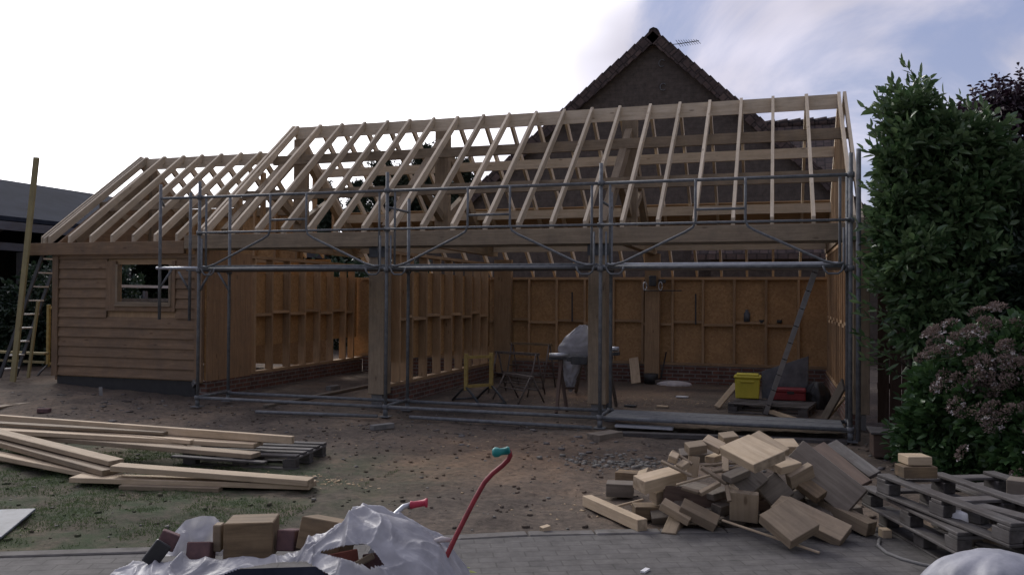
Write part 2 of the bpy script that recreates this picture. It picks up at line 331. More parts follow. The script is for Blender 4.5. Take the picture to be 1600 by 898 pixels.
# ------------------------------------------------------------ ground and paving
PE = [at(-60, 866, z=0), at(0, 864, z=0), at(200, 859, z=0), at(500, 848, z=0), at(800, 832, z=0), at(1100, 826, z=0), at(1380, 842, z=0), at(1600, 893, z=0)]
PX = np.array([-9.]+[p.x for p in PE][1:-2]+[6.]); PY = np.array([2.2]+[p.y for p in PE][1:-2]+[8.6])
def edge_y(x): return np.interp(x, PX, PY)
def gh(x, y):
    wx = x+.4*noise.noise(Vector((x*.6, y*.6, 5.5))); n = noise.noise(Vector((x*.55, y*.55, 3.1)))*.035+(1-abs(noise.noise(Vector((wx*1.1, y*3.0, 7.7))))*2)*.014+noise.noise(Vector((x*3.1, y*3.1, 7.7)))*.020+noise.noise(Vector((x*8.5, y*8.5, 1.7)))*.014-.012
    e = float(edge_y(x)); d = y-e
    if x > 6 or x < -12: d = abs(y)+2
    k = min(1, max(0, d/.35))
    if d < -.02: return -.03
    lift = 0
    if x < -8.5: lift = min(.16, (-8.5-x)*.045)*min(1, max(0, (y-8)/3))   # ground rises a little towards the left wing
    inner = 0.35 if (y > 11.9) else 1
    return -.004+(n*inner+lift+.004)*k
def axis(a, b, fine0, fine1, st):
    g = list(np.arange(fine0, fine1, st)); lo = []; x = fine0; s = st
    while x > a: s *= 1.35; x -= s; lo.append(x)
    hi = []; x = fine1; s = st
    while x < b: s *= 1.35; hi.append(x); x += s
    hi.append(x)
    return np.array(lo[::-1]+g+hi)
gx = axis(-400, 400, -14, 4.5, .055); gy = axis(-200, 700, 2.8, 13, .055)
V = [(x, y, gh(x, y)) for y in gy for x in gx]
nx = len(gx); I = np.arange(len(gy)-1)[:, None]*nx+np.arange(nx-1)[None, :]
F = np.stack([I, I+1, I+1+nx, I+nx], -1).reshape(-1, 4)
def groundmat():
    m, t, b = newmat('trodden_earth'); tcn = N(t, 'ShaderNodeTexCoord')
    def nn(s, d=8, r=.6, dist=0): 
        n = N(t, 'ShaderNodeTexNoise', inp={'Scale': s, 'Detail': d, 'Roughness': r, 'Distortion': dist}); Lk(t, tcn.outputs['Object'], n.inputs['Vector']); return n
    a = nn(.8, 6, .6, .4); f = nn(14, 8, .75); g = nn(2.6, 6, .7)
    r1 = ramp(t, a.outputs[0], [(.3, (.062, .05, .042)), (.5, (.112, .09, .072)), (.68, (.18, .135, .098))])
    r2 = ramp(t, f.outputs[0], [(.3, (.45, .45, .45)), (.5, (.95, .95, .95)), (.72, (1.5, 1.45, 1.4))])
    mm = N(t, 'ShaderNodeMix', data_type='RGBA', blend_type='MULTIPLY'); mm.inputs[0].default_value = 1; Lk(t, r1.outputs[0], mm.inputs[6]); Lk(t, r2.outputs[0], mm.inputs[7])
    # tan sandy patch in the trodden middle
    dst = N(t, 'ShaderNodeVectorMath', operation='DISTANCE'); Lk(t, tcn.outputs['Object'], dst.inputs[0]); dst.inputs[1].default_value = tuple(at(800, 715, z=0))
    dn = N(t, 'ShaderNodeMath', operation='MULTIPLY_ADD', inp={1: 2.6}); Lk(t, g.outputs[0], dn.inputs[0]); 
    ds2 = N(t, 'ShaderNodeVectorMath', operation='DISTANCE'); Lk(t, tcn.outputs['Object'], ds2.inputs[0]); ds2.inputs[1].default_value = tuple(at(900, 622, z=0)+Vector((.3, .6, 0)))
    mn = N(t, 'ShaderNodeMath', operation='MINIMUM'); Lk(t, dst.outputs['Value'], mn.inputs[0]); Lk(t, ds2.outputs['Value'], mn.inputs[1]); Lk(t, mn.outputs[0], dn.inputs[2])
    dr = N(t, 'ShaderNodeMapRange', inp={'From Min': 1.3, 'From Max': 3.2, 'To Min': .6, 'To Max': 0}); Lk(t, dn.outputs[0], dr.inputs[0])
    mt = N(t, 'ShaderNodeMix', data_type='RGBA', blend_type='MULTIPLY'); mt.inputs[7].default_value = (1.55, 1.25, .98, 1); Lk(t, dr.outputs[0], mt.inputs[0]); Lk(t, mm.outputs[2], mt.inputs[6]); mm = mt
    # greenish moss on the left
    sp = N(t, 'ShaderNodeSeparateXYZ'); Lk(t, tcn.outputs['Object'], sp.inputs[0])
    mx1 = N(t, 'ShaderNodeMapRange', inp={'From Min': -2.6, 'From Max': -4.2, 'To Min': 0, 'To Max': 1}); Lk(t, sp.outputs[0], mx1.inputs[0])
    my1 = N(t, 'ShaderNodeMapRange', inp={'From Min': 8.6, 'From Max': 7.2, 'To Min': 0, 'To Max': 1}); Lk(t, sp.outputs[1], my1.inputs[0])
    g1 = N(t, 'ShaderNodeMapRange', inp={'From Min': .42, 'From Max': .6, 'To Min': .25, 'To Max': .9}); Lk(t, g.outputs[0], g1.inputs[0])
    p = N(t, 'ShaderNodeMath', operation='MULTIPLY'); Lk(t, mx1.outputs[0], p.inputs[0]); Lk(t, my1.outputs[0], p.inputs[1])
    p2 = N(t, 'ShaderNodeMath', operation='MULTIPLY'); Lk(t, p.outputs[0], p2.inputs[0]); Lk(t, g1.outputs[0], p2.inputs[1])
    m3 = N(t, 'ShaderNodeMix', data_type='RGBA'); Lk(t, p2.outputs[0], m3.inputs[0]); Lk(t, mm.outputs[2], m3.inputs[6]); m3.inputs[7].default_value = (.040, .060, .028, 1)
    Lk(t, m3.outputs[2], b.inputs['Base Color']); b.inputs['Roughness'].default_value = .95; b.inputs['Specular IOR Level'].default_value = .15
    bump(t, b, f.outputs[0], .9, .02); return m
MAT['ground'] = groundmat()
g = npmesh('ground', V, F, 'ground', smooth=True); g['kind'] = 'structure'

MAT['paver'] = brick('block_paving', (.108, .101, .095), (.093, .087, .083), (.072, .067, .062), coord='UV', bw=.21, bh=.105, ms=.006, bs=.3)
mb = MB()
xs = list(np.linspace(-8.5, 5.9, 80))
th = R_(24)
def puv(x, y): return (x*math.cos(th)+y*math.sin(th), -x*math.sin(th)+y*math.cos(th))
def strip(mb, ylo, yhi, z):
    for a, b in zip(xs[:-1], xs[1:]):
        P = [(a, ylo(a)), (b, ylo(b)), (b, yhi(b)), (a, yhi(a))]; o = len(mb.v)
        mb.v += [(x, y, z) for x, y in P]; mb.face((o, o+1, o+2, o+3), [puv(x, y) for x, y in P])
strip(mb, lambda x: -30., lambda x: float(edge_y(x))-.12, .004)
pv = mb.build('paving', 'paver'); pv['kind'] = 'structure'
# edging stones, one run
mb = MB(); x = -8.4
while x < 5.5:
    x2 = x+.98*math.cos(th)*(.5 if x > -2.6 else 1); ya, yb = float(edge_y(x)), float(edge_y(x2))
    mb.beam((x+.006, ya-.06, -.036+random.uniform(-.005, .005)), (x2-.006, yb-.06, -.036+random.uniform(-.004, .004)), .11, .1)
    x = x2
MAT['kerb'] = noisy('worn_kerb', (.085, .078, .07), (.16, .15, .14), 7, .9, .2, .4, .006)
kb = mb.build('kerb', 'kerb', bevel=.008); kb['kind'] = 'structure'

# ------------------------------------------------------------ THE TIMBER BUILDING
YF, YR, ZR = 11.60, 14.435, 5.05
BX0, BX1 = -9.05, 1.0
bld = empty('timber_garage', (-4, 14.4, 0), 'half-built timber garage with open rafter roof behind the scaffold, left wing weatherboarded', 'building')
def P(name, mb, mat, parent=bld, bevel=0, label=None):
    o = mb.build(name, mat, parent, bevel)
    if label: o['label'] = label
    return o
SL = (ZR-2.80)/(YR-11.66)      # main roof pitch
def rz(y): return ZR-abs(y-YR)*SL
def rafter(x, side, w=.046, d=.118, yend=None, ridge=(YR, ZR), sl=SL, jit=.006):
    yr, zr = ridge; j = random.uniform(-jit, jit)
    y0 = yr-(.012 if side < 0 else -.012); y1 = yend
    z0 = zr-abs(y0-yr)*sl; z1 = zr-abs(y1-yr)*sl; dv = d*math.hypot(1, sl)
    a = (x+j)-w/2; b = (x+j)+w/2
    c = [(a, y1, z1-dv), (b, y1, z1-dv), (b, y0, z0-dv), (a, y0, z0-dv), (a, y1, z1), (b, y1, z1), (b, y0, z0), (a, y0, z0)]
    if side > 0: c = [c[1], c[0], c[3], c[2], c[5], c[4], c[7], c[6]]
    mbb = MB(); L = math.hypot(y1-y0, z1-z0)
    o = 0; u = random.random()*9; v = random.random()*9
    mbb.v = list(c)
    mbb.face((0, 3, 2, 1), [(u, v), (u+L, v), (u+L, v+w), (u, v+w)])
    mbb.face((4, 5, 6, 7), [(u, v+1), (u, v+1+w), (u+L, v+1+w), (u+L, v+1)])
    mbb.face((0, 1, 5, 4), [(u, v), (u+w, v), (u+w, v+d), (u, v+d)])
    mbb.face((2, 3, 7, 6), [(u, v), (u+w, v), (u+w, v+d), (u, v+d)])
    mbb.face((1, 2, 6, 5), [(u, v+2), (u+L, v+2), (u+L, v+2+d), (u, v+2+d)])
    mbb.face((3, 0, 4, 7), [(u+L, v+3), (u, v+3), (u, v+3+d), (u+L, v+3+d)])
    return mbb
ridge_px = [(465,197),(501,194),(535,191.5),(570,189),(606,187),(641,185),(678,183),(715,180.5),(756,178.5),(796,177),(838,174),(882,171),(925,168.5),(969,166),(1016,163),(1063,160),(1109,157),(1158,153.5),(1208,151),(1260,148),(1311,144.5)]
RX = [at(px, py, Y=YR).x for px, py in ridge_px]
RXF = [BX0-.06]*0
n = len(RX)
for i, x in enumerate(RX):
    foot = x
    P('rafter', rafter(x, -1, yend=11.645), 'rafter')
    P('rafter', rafter(x, +1, yend=17.82), 'rafter')
for x in (RX[0]-.085, RX[-1]+.085):
    P('rafter', rafter(x, -1, yend=11.60), 'rafter'); P('rafter', rafter(x, +1, yend=17.82), 'rafter')
XL, XR = RX[0]-.11, RX[-1]+.11
P('ridge_board', MB().box(RX[0]-.02, RX[-1]+.02, YR-.0115, YR+.0115, ZR-.28, ZR-.045), 'rafter')
# purlins: square to the slope, under the rafters
def purlin(y, z, w=.07, d=.2, x0=None, x1=None): return MB().box(XL+.02 if x0 is None else x0, XR-.02 if x1 is None else x1, y-w/2, y+w/2, z-d, z)
dvr = .118*math.hypot(1, SL)
for y in (YR-.66, YR-1.62, YR+.72, YR+1.75, 16.95):
    zt = rz(y-.035 if y < YR else y+.035)-dvr-.004
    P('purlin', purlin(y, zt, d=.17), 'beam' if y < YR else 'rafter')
# front eaves beam and posts
P('eaves_beam', MB().box(-9.30, 1.15, 11.57, 11.64, 2.462, 2.685), 'beam', bevel=.004)
P('wall_plate', MB().box(-9.2, 1.12, 11.68, 11.80, 2.44, 2.60), 'beam')
def post(x, w=.26, z0=.2):
    P('post', MB().box(x-w/2, x+w/2, 11.67, 11.67+w, z0, 2.435), 'beam', bevel=.006)
    P('post_pad', MB().box(x-w/2+.04, x+w/2-.04, 11.71, 11.63+w, -.05, z0-.004), 'concrete')
post(-5.84); post(-2.40); post(1.06, .2, .22)
for x in (-5.80, -2.38):      # dark steel shoe at the post head
    P('post_head', MB().box(x-.16, x+.16, 11.645, 11.665, 2.30, 2.455), 'darksteel')
# tie beams across
for x in (BX0+.02, -5.80, -2.38, .98):
    P('tie_beam', MB().box(x-.075, x+.075, 11.95, 17.2, 2.60-.02, 2.78), 'beam')
# trusses: king post, principal rafters, struts
for x in (RX[0]+.10, at(692, 300, Y=YR).x, at(984, 300, Y=YR).x):
    P('king_post', MB().box(x-.13, x+.13, YR-.075, YR+.075, 2.784, ZR-.29), 'beam')
    for s in (-1, 1):
        y0, y1 = YR+s*.08, YR+s*2.35
        P('principal_rafter', MB().beam((x, y0, rz(y0)-dvr-.31), (x, y1, rz(y1)-dvr-.25), .12, .2), 'beam')
        P('strut', MB().beam((x, YR+s*.08, 3.15), (x, YR+s*1.05, rz(YR+1.05)-dvr-.42), .11, .14), 'beam')
# second gable frame and studs at the left end of the main roof
for yy, zz in ((13.3, 0), (15.1, 0), (12.6, 0), (15.9, 0)):
    P('gable_stud', MB().box(RX[0]-.03, RX[0]+.03, yy-.05, yy+.05, 2.65, rz(yy)-dvr-.02), 'stud')
# right gable: studs from plate to roof
yy = 12.15
while yy < 17.2:
    P('gable_stud', MB().box(BX1-.055, BX1+.005, yy-.02, yy+.025, 2.785, rz(yy)-dvr-.02), 'stud'); yy += .42
# --- walls
def studwall_x(x0, x1, y, z0, z1, sp, zn, first=None, d=.1, nogs=True):
    P('sole_plate', MB().box(x0, x1, y-d, y, z0, z0+.05), 'stud'); P('wall_plate', MB().box(x0, x1, y-d, y, z1-.05, z1), 'stud')
    xs_ = []; x = x0+.03 if first is None else first
    while x < x1-.02: xs_.append(x); x += sp
    for x in xs_: P('stud', MB().box(x-.024, x+.024, y-d, y, z0+.052, z1-.052), 'stud')
    if nogs:
        for i, (a, b) in enumerate(zip(xs_[:-1], xs_[1:])):
            zz = zn+(.03 if i % 2 else -.02)+random.uniform(-.01, .01); P('noggin', MB().box(a+.025, b-.025, y-d+.002, y-.002, zz-.024, zz+.024), 'stud')
YB = 17.30
studwall_x(-9.0, 1.0, YB, .36, 2.13, .605, 1.2, first=at(1005, 505, Y=YB).x-.605*10+.0)
P('sheathing', MB().box(-9.25, 1.02, YB+.003, YB+.015, .34, 2.135), 'osb')
P('brick_plinth', MB().box(-8.93, 1.02, YB-.115, YB+.1, -.1, .355), 'brick')
P('roof_boarding', MB().poly([(XL+.05, 16.35, rz(16.35)+.004), (XR-.05, 16.35, rz(16.35)+.004), (XR-.05, 17.1, rz(17.1)+.004), (XL+.05, 17.1, rz(17.1)+.004)], (0, 0, .018)), 'stud')
# stouter post in the back wall, seen through the right bay
xa, xb = at(1008, 500, Y=YB-.2).x, at(1031, 500, Y=YB-.2).x
P('post', MB().box(xa, xb, YB-.27, YB-.12, .1, 2.6), 'stud')
xa, xb = at(771, 500, Y=YB-.3).x, at(797, 500, Y=YB-.3).x
P('post', MB().box(xa, xb, YB-.27, YB-.12, .1, 2.5), 'stud')
def studwall_y(x, y0, y1, z0, z1, ys, zn, d=.145, osbz=None, side=-1):
    """a wall running away from the viewer; studs are .045 in y and d deep in x"""
    P('sole_plate', MB().box(x-d/2, x+d/2, y0, y1, z0, z0+.05), 'stud'); P('wall_plate', MB().box(x-d/2, x+d/2, y0, y1, z1-.05, z1), 'stud')
    for y in ys: P('stud', MB().box(x-d/2, x+d/2, y-.0225, y+.0225, z0+.052, z1-.052), 'stud')
    for i, (a, b) in enumerate(zip(ys[:-1], ys[1:])):
        zz = zn+(.035 if i % 2 else -.02)+random.uniform(-.01, .01); P('noggin', MB().box(x-d/2+.004, x+d/2-.004, a+.024, b-.024, zz-.024, zz+.024), 'stud')
    if osbz:
        xx = x+side*(d/2+.003); P('sheathing', MB().box(min(xx, xx+side*.012), max(xx, xx+side*.012), y0+.03, y1-.05, *osbz), 'osb')
def ys_from_px(pxs, x): return sorted(at(p, 500, X=x).y for p in pxs)
p1x = BX0
ys1 = ys_from_px([399, 426, 453, 477, 500, 520, 540, 553], p1x+.07)
studwall_y(p1x, 13.0, YB-.0, .285, 2.42, ys1, 1.37, osbz=(.78, 2.12))
P('brick_plinth', MB().box(p1x-.11, p1x+.11, 11.72, YB-.12, -.1, .28), 'brick')
ys2 = ys_from_px([645, 667, 688, 706, 722, 737, 750, 762], -5.73)
studwall_y(-5.80, 11.96, YB-.12, .285, 2.42, [12.3, 12.62]+ys2, 1.35, osbz=(.66, 2.12))
P('brick_plinth', MB().box(-5.91, -5.69, 11.96, YB-.12, -.1, .28), 'brick')
yl = list(np.arange(12.0, YB-.1, .4))
studwall_y(BX1, 11.95, YB-.02, .30, 2.56, yl, 1.33, osbz=(.25, 2.58), side=1)
P('brick_plinth', MB().box(BX1-.1, BX1+.1, 11.9, YB, -.1, .295), 'brick')
# vertical cedar boards on the return beside the wing
mb = MB(); y = 11.74
while y < 12.96:
    y2 = min(y+.148, 12.97); e = random.uniform(0, .004); mb.box(BX0+.075+e, BX0+.097+e, y+.002, y2-.002, .26+random.uniform(-.01, .01), 2.44); y = y2
P('board_cladding', mb, 'yclad', bevel=.003)
P('backing', MB().box(BX0+.03, BX0+.07, 11.75, 12.96, .29, 2.44), 'osb')

# --- left wing
WX0, WX1 = -12.10, -9.12; WYR, WZR = 14.0, 4.50
wsl = (WZR-2.73)/(WYR-11.66)
wing_px = [(229,247),(257,245.5),(287,244),(316,242.5),(346,241),(377,239.5),(407,238)]
WRX = [at(px, py, Y=WYR).x for px, py in wing_px]
for x in WRX:
    P('rafter', rafter(x, -1, yend=11.64, ridge=(WYR, WZR), sl=wsl), 'rafter'); P('rafter', rafter(x, +1, yend=16.4, ridge=(WYR, WZR), sl=wsl), 'rafter')
P('rafter', rafter(WRX[0]-.08, -1, yend=11.60, ridge=(WYR, WZR), sl=wsl), 'rafter')
P('barge_board', rafter(WRX[0]-.135, -1, w=.025, d=.2, yend=11.6, ridge=(WYR, WZR+.02), sl=wsl), 'rafter')
P('barge_board', rafter(WRX[0]-.135, +1, w=.025, d=.2, yend=16.4, ridge=(WYR, WZR+.02), sl=wsl), 'clad')
P('ridge_board', MB().box(WRX[0]-.05, RX[0]-.15, WYR-.0115, WYR+.0115, WZR-.27, WZR-.045), 'rafter')
dw = .118*math.hypot(1, wsl)
for y in (WYR-1.15, WYR+1.05):
    P('purlin', MB().box(WRX[0]-.04, RX[0]-.15, y-.035, y+.035, WZR-abs(abs(y-WYR)+.035)*wsl-dw-.18, WZR-(abs(y-WYR)+.035)*wsl-dw-.004), 'beam')
xw = WRX[0]+.10
P('king_post', MB().box(xw-.11, xw+.11, WYR-.07, WYR+.07, 2.5, WZR-.28), 'beam')
for s in (-1, 1):
    y1 = WYR+s*1.9
    P('principal_rafter', MB().beam((xw, WYR+s*.075, WZR-.52), (xw, y1, WZR-1.9*wsl-dw-.26), .1, .18), 'beam')
    P('strut', MB().beam((xw, WYR+s*.075, 2.95), (xw, WYR+s*.9, WZR-.9*wsl-dw-.4), .09, .12), 'beam')
P('eaves_beam', MB().box(-12.66, -9.304, 11.57, 11.64, 2.385, 2.595), 'clad', bevel=.004)
# knee wall of osb with studs under the back slope
kz = WZR-(15.05-WYR)*wsl-dw-.02
P('sheathing', MB().box(WX0+.05, -9.2, 15.06, 15.075, 2.45, kz), 'osb')
for x in np.arange(WX0+.3, -9.2, .5): P('stud', MB().box(x-.024, x+.024, 14.96, 15.057, 2.45, kz-.01), 'stud')
P('ceiling_tie', MB().box(WX0+.05, -9.15, 14.9, 14.955, 2.38, 2.45), 'stud')
# front wall cladding with window hole
wa = at(183, 413, Y=YF+.05); wb = at(265, 474, Y=YF+.05); ta = at(166, 408, Y=YF+.05); tb = at(273, 487, Y=YF+.05)
Z0, PIT_ = .30, .168
mb = MB(); z = Z0; ncl = 0
while z < 2.36:
    z2 = z+PIT_
    segs = [(WX0+.12, WX1-.02)]
    if z2 > tb.z+.02 and z < ta.z: segs = [(WX0+.12, ta.x-.003), (tb.x+.003, WX1-.02)]
    for a, b in segs:
        e = random.uniform(-.003, .003); zt = min(z2+.012, 2.38)
        c = [(a, 11.655+e, z), (b, 11.655+e, z), (b, 11.70, z), (a, 11.70, z), (a, 11.684, zt), (b, 11.684, zt), (b, 11.70, zt), (a, 11.70, zt)]
        mb.hexa(c, b-a, .02, PIT_)
    z = z2
P('weatherboards', mb, 'clad')
wz0, wz1 = wb.z, min(wa.z, 2.22)
P('backing', MB().box(WX0+.02, wa.x, 11.705, 11.76, .28, 2.38).box(wb.x, WX1, 11.705, 11.76, .28, 2.38).box(wa.x, wb.x, 11.705, 11.76, .28, wz0).box(wa.x, wb.x, 11.705, 11.76, wz1, 2.38), 'stud')
P('corner_board', MB().box(WX0-.01, WX0+.115, 11.64, 11.70, .28, 2.38), 'clad', bevel=.003)
P('corner_board', MB().box(WX1-.015, WX1+.13, 11.64, 11.70, .26, 2.46), 'clad', bevel=.003)
wf = P('window', MB().box(ta.x, wa.x-.03, 11.645, 11.69, tb.z, ta.z).box(wb.x+.03, tb.x, 11.645, 11.69, tb.z, ta.z).box(wa.x-.03, wb.x+.03, 11.645, 11.69, tb.z, wz0-.03), 'clad', bevel=.003)
mbw = MB()
mbw.box(wa.x-.028, wa.x+.02, 11.635, 11.72, wz0-.028, wz1).box(wb.x-.02, wb.x+.028, 11.635, 11.72, wz0-.028, wz1).box(wa.x+.022, wb.x-.022, 11.635, 11.72, wz0-.028, wz0+.02)
mbw.build('window_frame', 'beam', wf, .003)
MB().box(wa.x-.03, wb.x+.03, 11.615, 11.69, wz0-.05, wz0-.03).build('sill', 'beam', wf)
P('base_board', MB().box(WX0+.05, WX1, 11.72, 11.80, -.1, .278), 'black')
# gable wall on the far left side of wing and back wall with opening
g0, g1 = at(178, 408, X=WX0), at(270, 478, X=WX0); gz0, gz1 = 1.42, 2.42
mb = MB(); mb.poly([(WX0, 11.72, 2.45), (WX0, 16.2, 2.45), (WX0, 16.2, 2.5), (WX0, WYR, WZR-dw-.05), (WX0, 11.72, 2.6)], (.05, 0, 0))
mb.box(WX0, WX0+.05, 11.72, g0.y, .2, 2.448).box(WX0, WX0+.05, g1.y, 16.2, .2, 2.448).box(WX0, WX0+.05, g0.y, g1.y, .2, gz0)
P('gable_wall', mb, 'clad')
P('back_wall', MB().box(WX0+.06, -9.2, 16.15, 16.2, .2, 2.5), 'osb')

# ------------------------------------------------------------ SCAFFOLD
sc_ = empty('scaffold', (-3.5, 11.0, 0), 'grey steel tube scaffold standing along the front of the timber garage', 'scaffold')
def S(name, mb, mat='steel', bevel=0): return mb.build(name, mat, sc_, bevel)
YS, YS2 = 10.70, 11.43
FX = [at(310, 500, Y=YS).x, at(603.5, 500, Y=YS).x, at(938, 500, Y=YS).x, at(1329, 500, Y=YS).x]
BXs = [at(357, 560, Y=YS2).x, at(637, 560, Y=YS2).x, at(954, 560, Y=YS2).x, FX[3]+.03]
r0 = .0242
tops = [3.42, 3.44, 3.44, 3.44]
ZD, ZL, ZG = 2.13, 2.64, 3.18
for i, x in enumerate(FX):
    S('standard', MB().tube([(x, YS, .03), (x, YS, tops[i])], r0, 12))
    S('standard', MB().tube([(BXs[i], YS2, .03), (BXs[i], YS2, 3.15 if i else 3.3)], r0, 12))
    for X, Yy in ((x, YS), (BXs[i], YS2)):
        S('base_plate', MB().box(X-.075, X+.075, Yy-.075, Yy+.075, .018, .03).tube([(X, Yy, .03), (X, Yy, .14)], .032, 10))
        for z in (.16, ZD-.06, ZL, ZG):
            if Yy == YS2 and z > 2.2: continue
            S('coupler', MB().tube([(X, Yy, z-.03), (X, Yy, z+.03)], .045, 8))
S('standard', MB().tube([(FX[3]+.085, YS-.01, .03), (FX[3]+.085, YS-.01, 3.48)], r0+.004, 12))
# hanging bracket frames at the left end
HX = at(250, 400, Y=YS).x; HX2 = at(297, 400, Y=YS2).x
S('standard', MB().tube([(HX, YS, at(250, 499, Y=YS).z), (HX, YS, 3.40)], r0, 12))
S('standard', MB().tube([(HX2, YS2, at(297, 501, Y=YS2).z), (HX2, YS2, 3.36)], r0, 12))
for z in (ZD-.02,):
    S('ledger', MB().tube([(HX-.06, YS, z), (FX[0], YS, z)], r0, 10), 'alu'); S('ledger', MB().tube([(HX2-.06, YS2, z), (BXs[0], YS2, z)], r0, 10))
for z in (ZG,): S('guard_rail', MB().tube([(HX-.55, YS2, z-.02), (HX, YS, z), (FX[0], YS, z)], .02, 10))
S('brace', MB().tube([(HX, YS, ZD-.33), (HX+.22, YS, ZD-.04)], .018)); S('brace', MB().tube([(FX[0]+.02, YS, ZD-.36), (FX[0]+.22, YS, ZD-.05)], .018))
S('brace', MB().tube([(HX2, YS2, ZD-.36), (HX2-.22, YS2, ZD-.05)], .018)); S('brace', MB().tube([(BXs[0], YS2, ZD-.36), (BXs[0]-.22, YS2, ZD-.05)], .018))
for i in range(3):
    a, b = FX[i], FX[i+1]; L = b-a; c = (a+b)/2; am, bm = BXs[i], BXs[i+1]
    S('guard_rail', MB().tube([(a, YS, ZG), (b, YS, ZG)], .021, 10))
    # bracing rail panel: one bent tube at each side of the middle window, low rail, cross bar, loop ends
    for s in (-1, 1):
        xo = a+.05 if s < 0 else b-.05; xi = c+s*.30; y = YS-.045
        pts = [(xo-s*.02, y, ZD-.0), (xo-s*.12, y, ZD-.01), (xo-s*.26, y, ZD+.03), (xi+s*.12, y, ZL-.11), (xi+s*.03, y, ZL-.055), (xi, y, ZL+.02), (xi, y, ZL+.12), (xi, y, ZG)]
        S('guard_frame', MB().tube(pts, .0165, 8))
        xp = xo+s*.02-s*.06
        lp = [(xo-s*.03, y, 2.55), (xo-s*.03, y, ZD-.03), (xo-s*.05, y, ZD-.09), (xo-s*.09, y, ZD-.125), (xo-s*.2, y, ZD-.125), (xo-s*.24, y, ZD-.09), (xo-s*.26, y, ZD-.03)]
        S('guard_frame', MB().tube(lp, .0135, 8))
        S('guard_post', MB().tube([(xo-s*.07, YS, ZD), (xo-s*.07, YS, ZG-.02)], .017, 8))
    S('low_rail', MB().tube([(a, YS-.045, ZL), (b, YS-.045, ZL)], .0165, 8))
    S('cross_bar', MB().tube([(c-.30, YS-.045, ZL+.165), (c+.30, YS-.045, ZL+.165)], .0165, 8))
    # deck planks
    m_ = 'alu' if i == 2 else 'steel'
    for k, y0 in enumerate((YS+.03, YS+.37)):
        mb = MB().box(a+.06, b-.06, y0, y0+.32, ZD-.055, ZD+.02)
        S('deck_plank', mb, m_, .006)
    S('deck_ledger', MB().tube([(a, YS, ZD-.035), (b, YS, ZD-.035)], r0, 10)); S('deck_ledger', MB().tube([(am, YS2, ZD-.035), (bm, YS2, ZD-.035)], r0, 10))
    # ground level ledgers
    S('ledger', MB().tube([(a, YS, .155), (b, YS, .155)], r0, 10)); S('ledger', MB().tube([(am, YS2, .15), (bm, YS2, .15)], r0, 10))
for i in range(4):
    for z in (.17, ZD-.05): S('transom', MB().tube([(FX[i], YS, z), (BXs[i], YS2, z)], .022, 10))
    if i: S('transom', MB().tube([(FX[i], YS, 2.95), (BXs[i], YS2, 2.95)], .018, 10))
S('standard', MB().tube([(FX[3]+.02, YS2, .03), (FX[3]+.02, YS2, 3.3)], r0, 12))
# ground deck in the right bay
for k in range(2): S('deck_plank', MB().box(FX[2]+.06, FX[3]-.06, YS+.03+k*.34, YS+.35+k*.34, .13, .175), 'steel', .006)
lt = [tag(MB().tube([at(400, 643, z=.05), at(590, 650, z=.05)], r0, 10).build('loose_tube', 'steel'), 'grey steel tube lying on the dirt below the left scaffold bay', 'tube', 'loose scaffold tubes'),
      tag(MB().tube([at(640, 651, z=.05), at(925, 668, z=.05)], r0, 10).build('loose_tube', 'steel'), 'long grey steel tube lying on the dirt below the middle scaffold bay', 'tube', 'loose scaffold tubes')]
tag(MB().beam(at(962, 664, z=.07), at(1052, 669, z=.07), .12, .03).build('aluminium_plank', 'alu'), 'bright metal plank end lying along the right scaffold bay at ground level', 'plank')
tag(MB().beam(at(960, 677, z=.02), at(1322, 690, z=.02), .14, .05).build('scaffold_board', 'oldgrey', bevel=.004), 'long grey weathered board on the ground in front of the right scaffold bay', 'board')
tag(MB().beam(at(581, 668, z=.03), at(613, 664, z=.03), .1, .065).build('brick', 'concrete', bevel=.005), 'pale brick on the dirt in front of the second scaffold post from the left', 'brick')
tag(MB().beam(at(927, 684, z=.03), at(964, 678, z=.03), .2, .09).build('timber_block', 'old', bevel=.005), 'dark wood block under the third scaffold post from the left', 'wood block')

# ------------------------------------------------------------ HOUSE BEHIND
hs = empty('brick_house', (-3.3, 29, 0), 'brown house with a steep dark gable and tiled roof rising behind the garage frame', 'house')
HY = 24.0; ap = at(1022, 52, Y=HY); hl = at(757, 287, Y=HY); hr = at(1208, 207, Y=HY)
ml = (ap.z-hl.z)/(ap.x-hl.x); mr = (ap.z-hr.z)/(hr.x-ap.x); EZ = 2.7
xl = ap.x-(ap.z-EZ)/ml; xr = ap.x+(ap.z-EZ)/mr
MB().poly([(xl+.3, HY, -.1), (xr-.3, HY, -.1), (xr-.3, HY, EZ+.1), (ap.x, HY, ap.z-.25), (xl+.3, HY, EZ+.1)], (0, 11, 0)).build('wall', 'housebrick', hs)
rf = MB()
for sx, xe, m_ in ((-1, xl, ml), (1, xr, mr)):
    x2 = xe+sx*.25; z2 = EZ-.25*m_
    q = [(ap.x, HY-.12, ap.z), (x2, HY-.12, z2), (x2, HY+11.3, z2), (ap.x, HY+11.3, ap.z)]
    if sx > 0: q = [q[0], q[3], q[2], q[1]]
    rf.poly(q, (0, 0, -.16))
rfo = rf.build('roof', 'rooftile', hs)
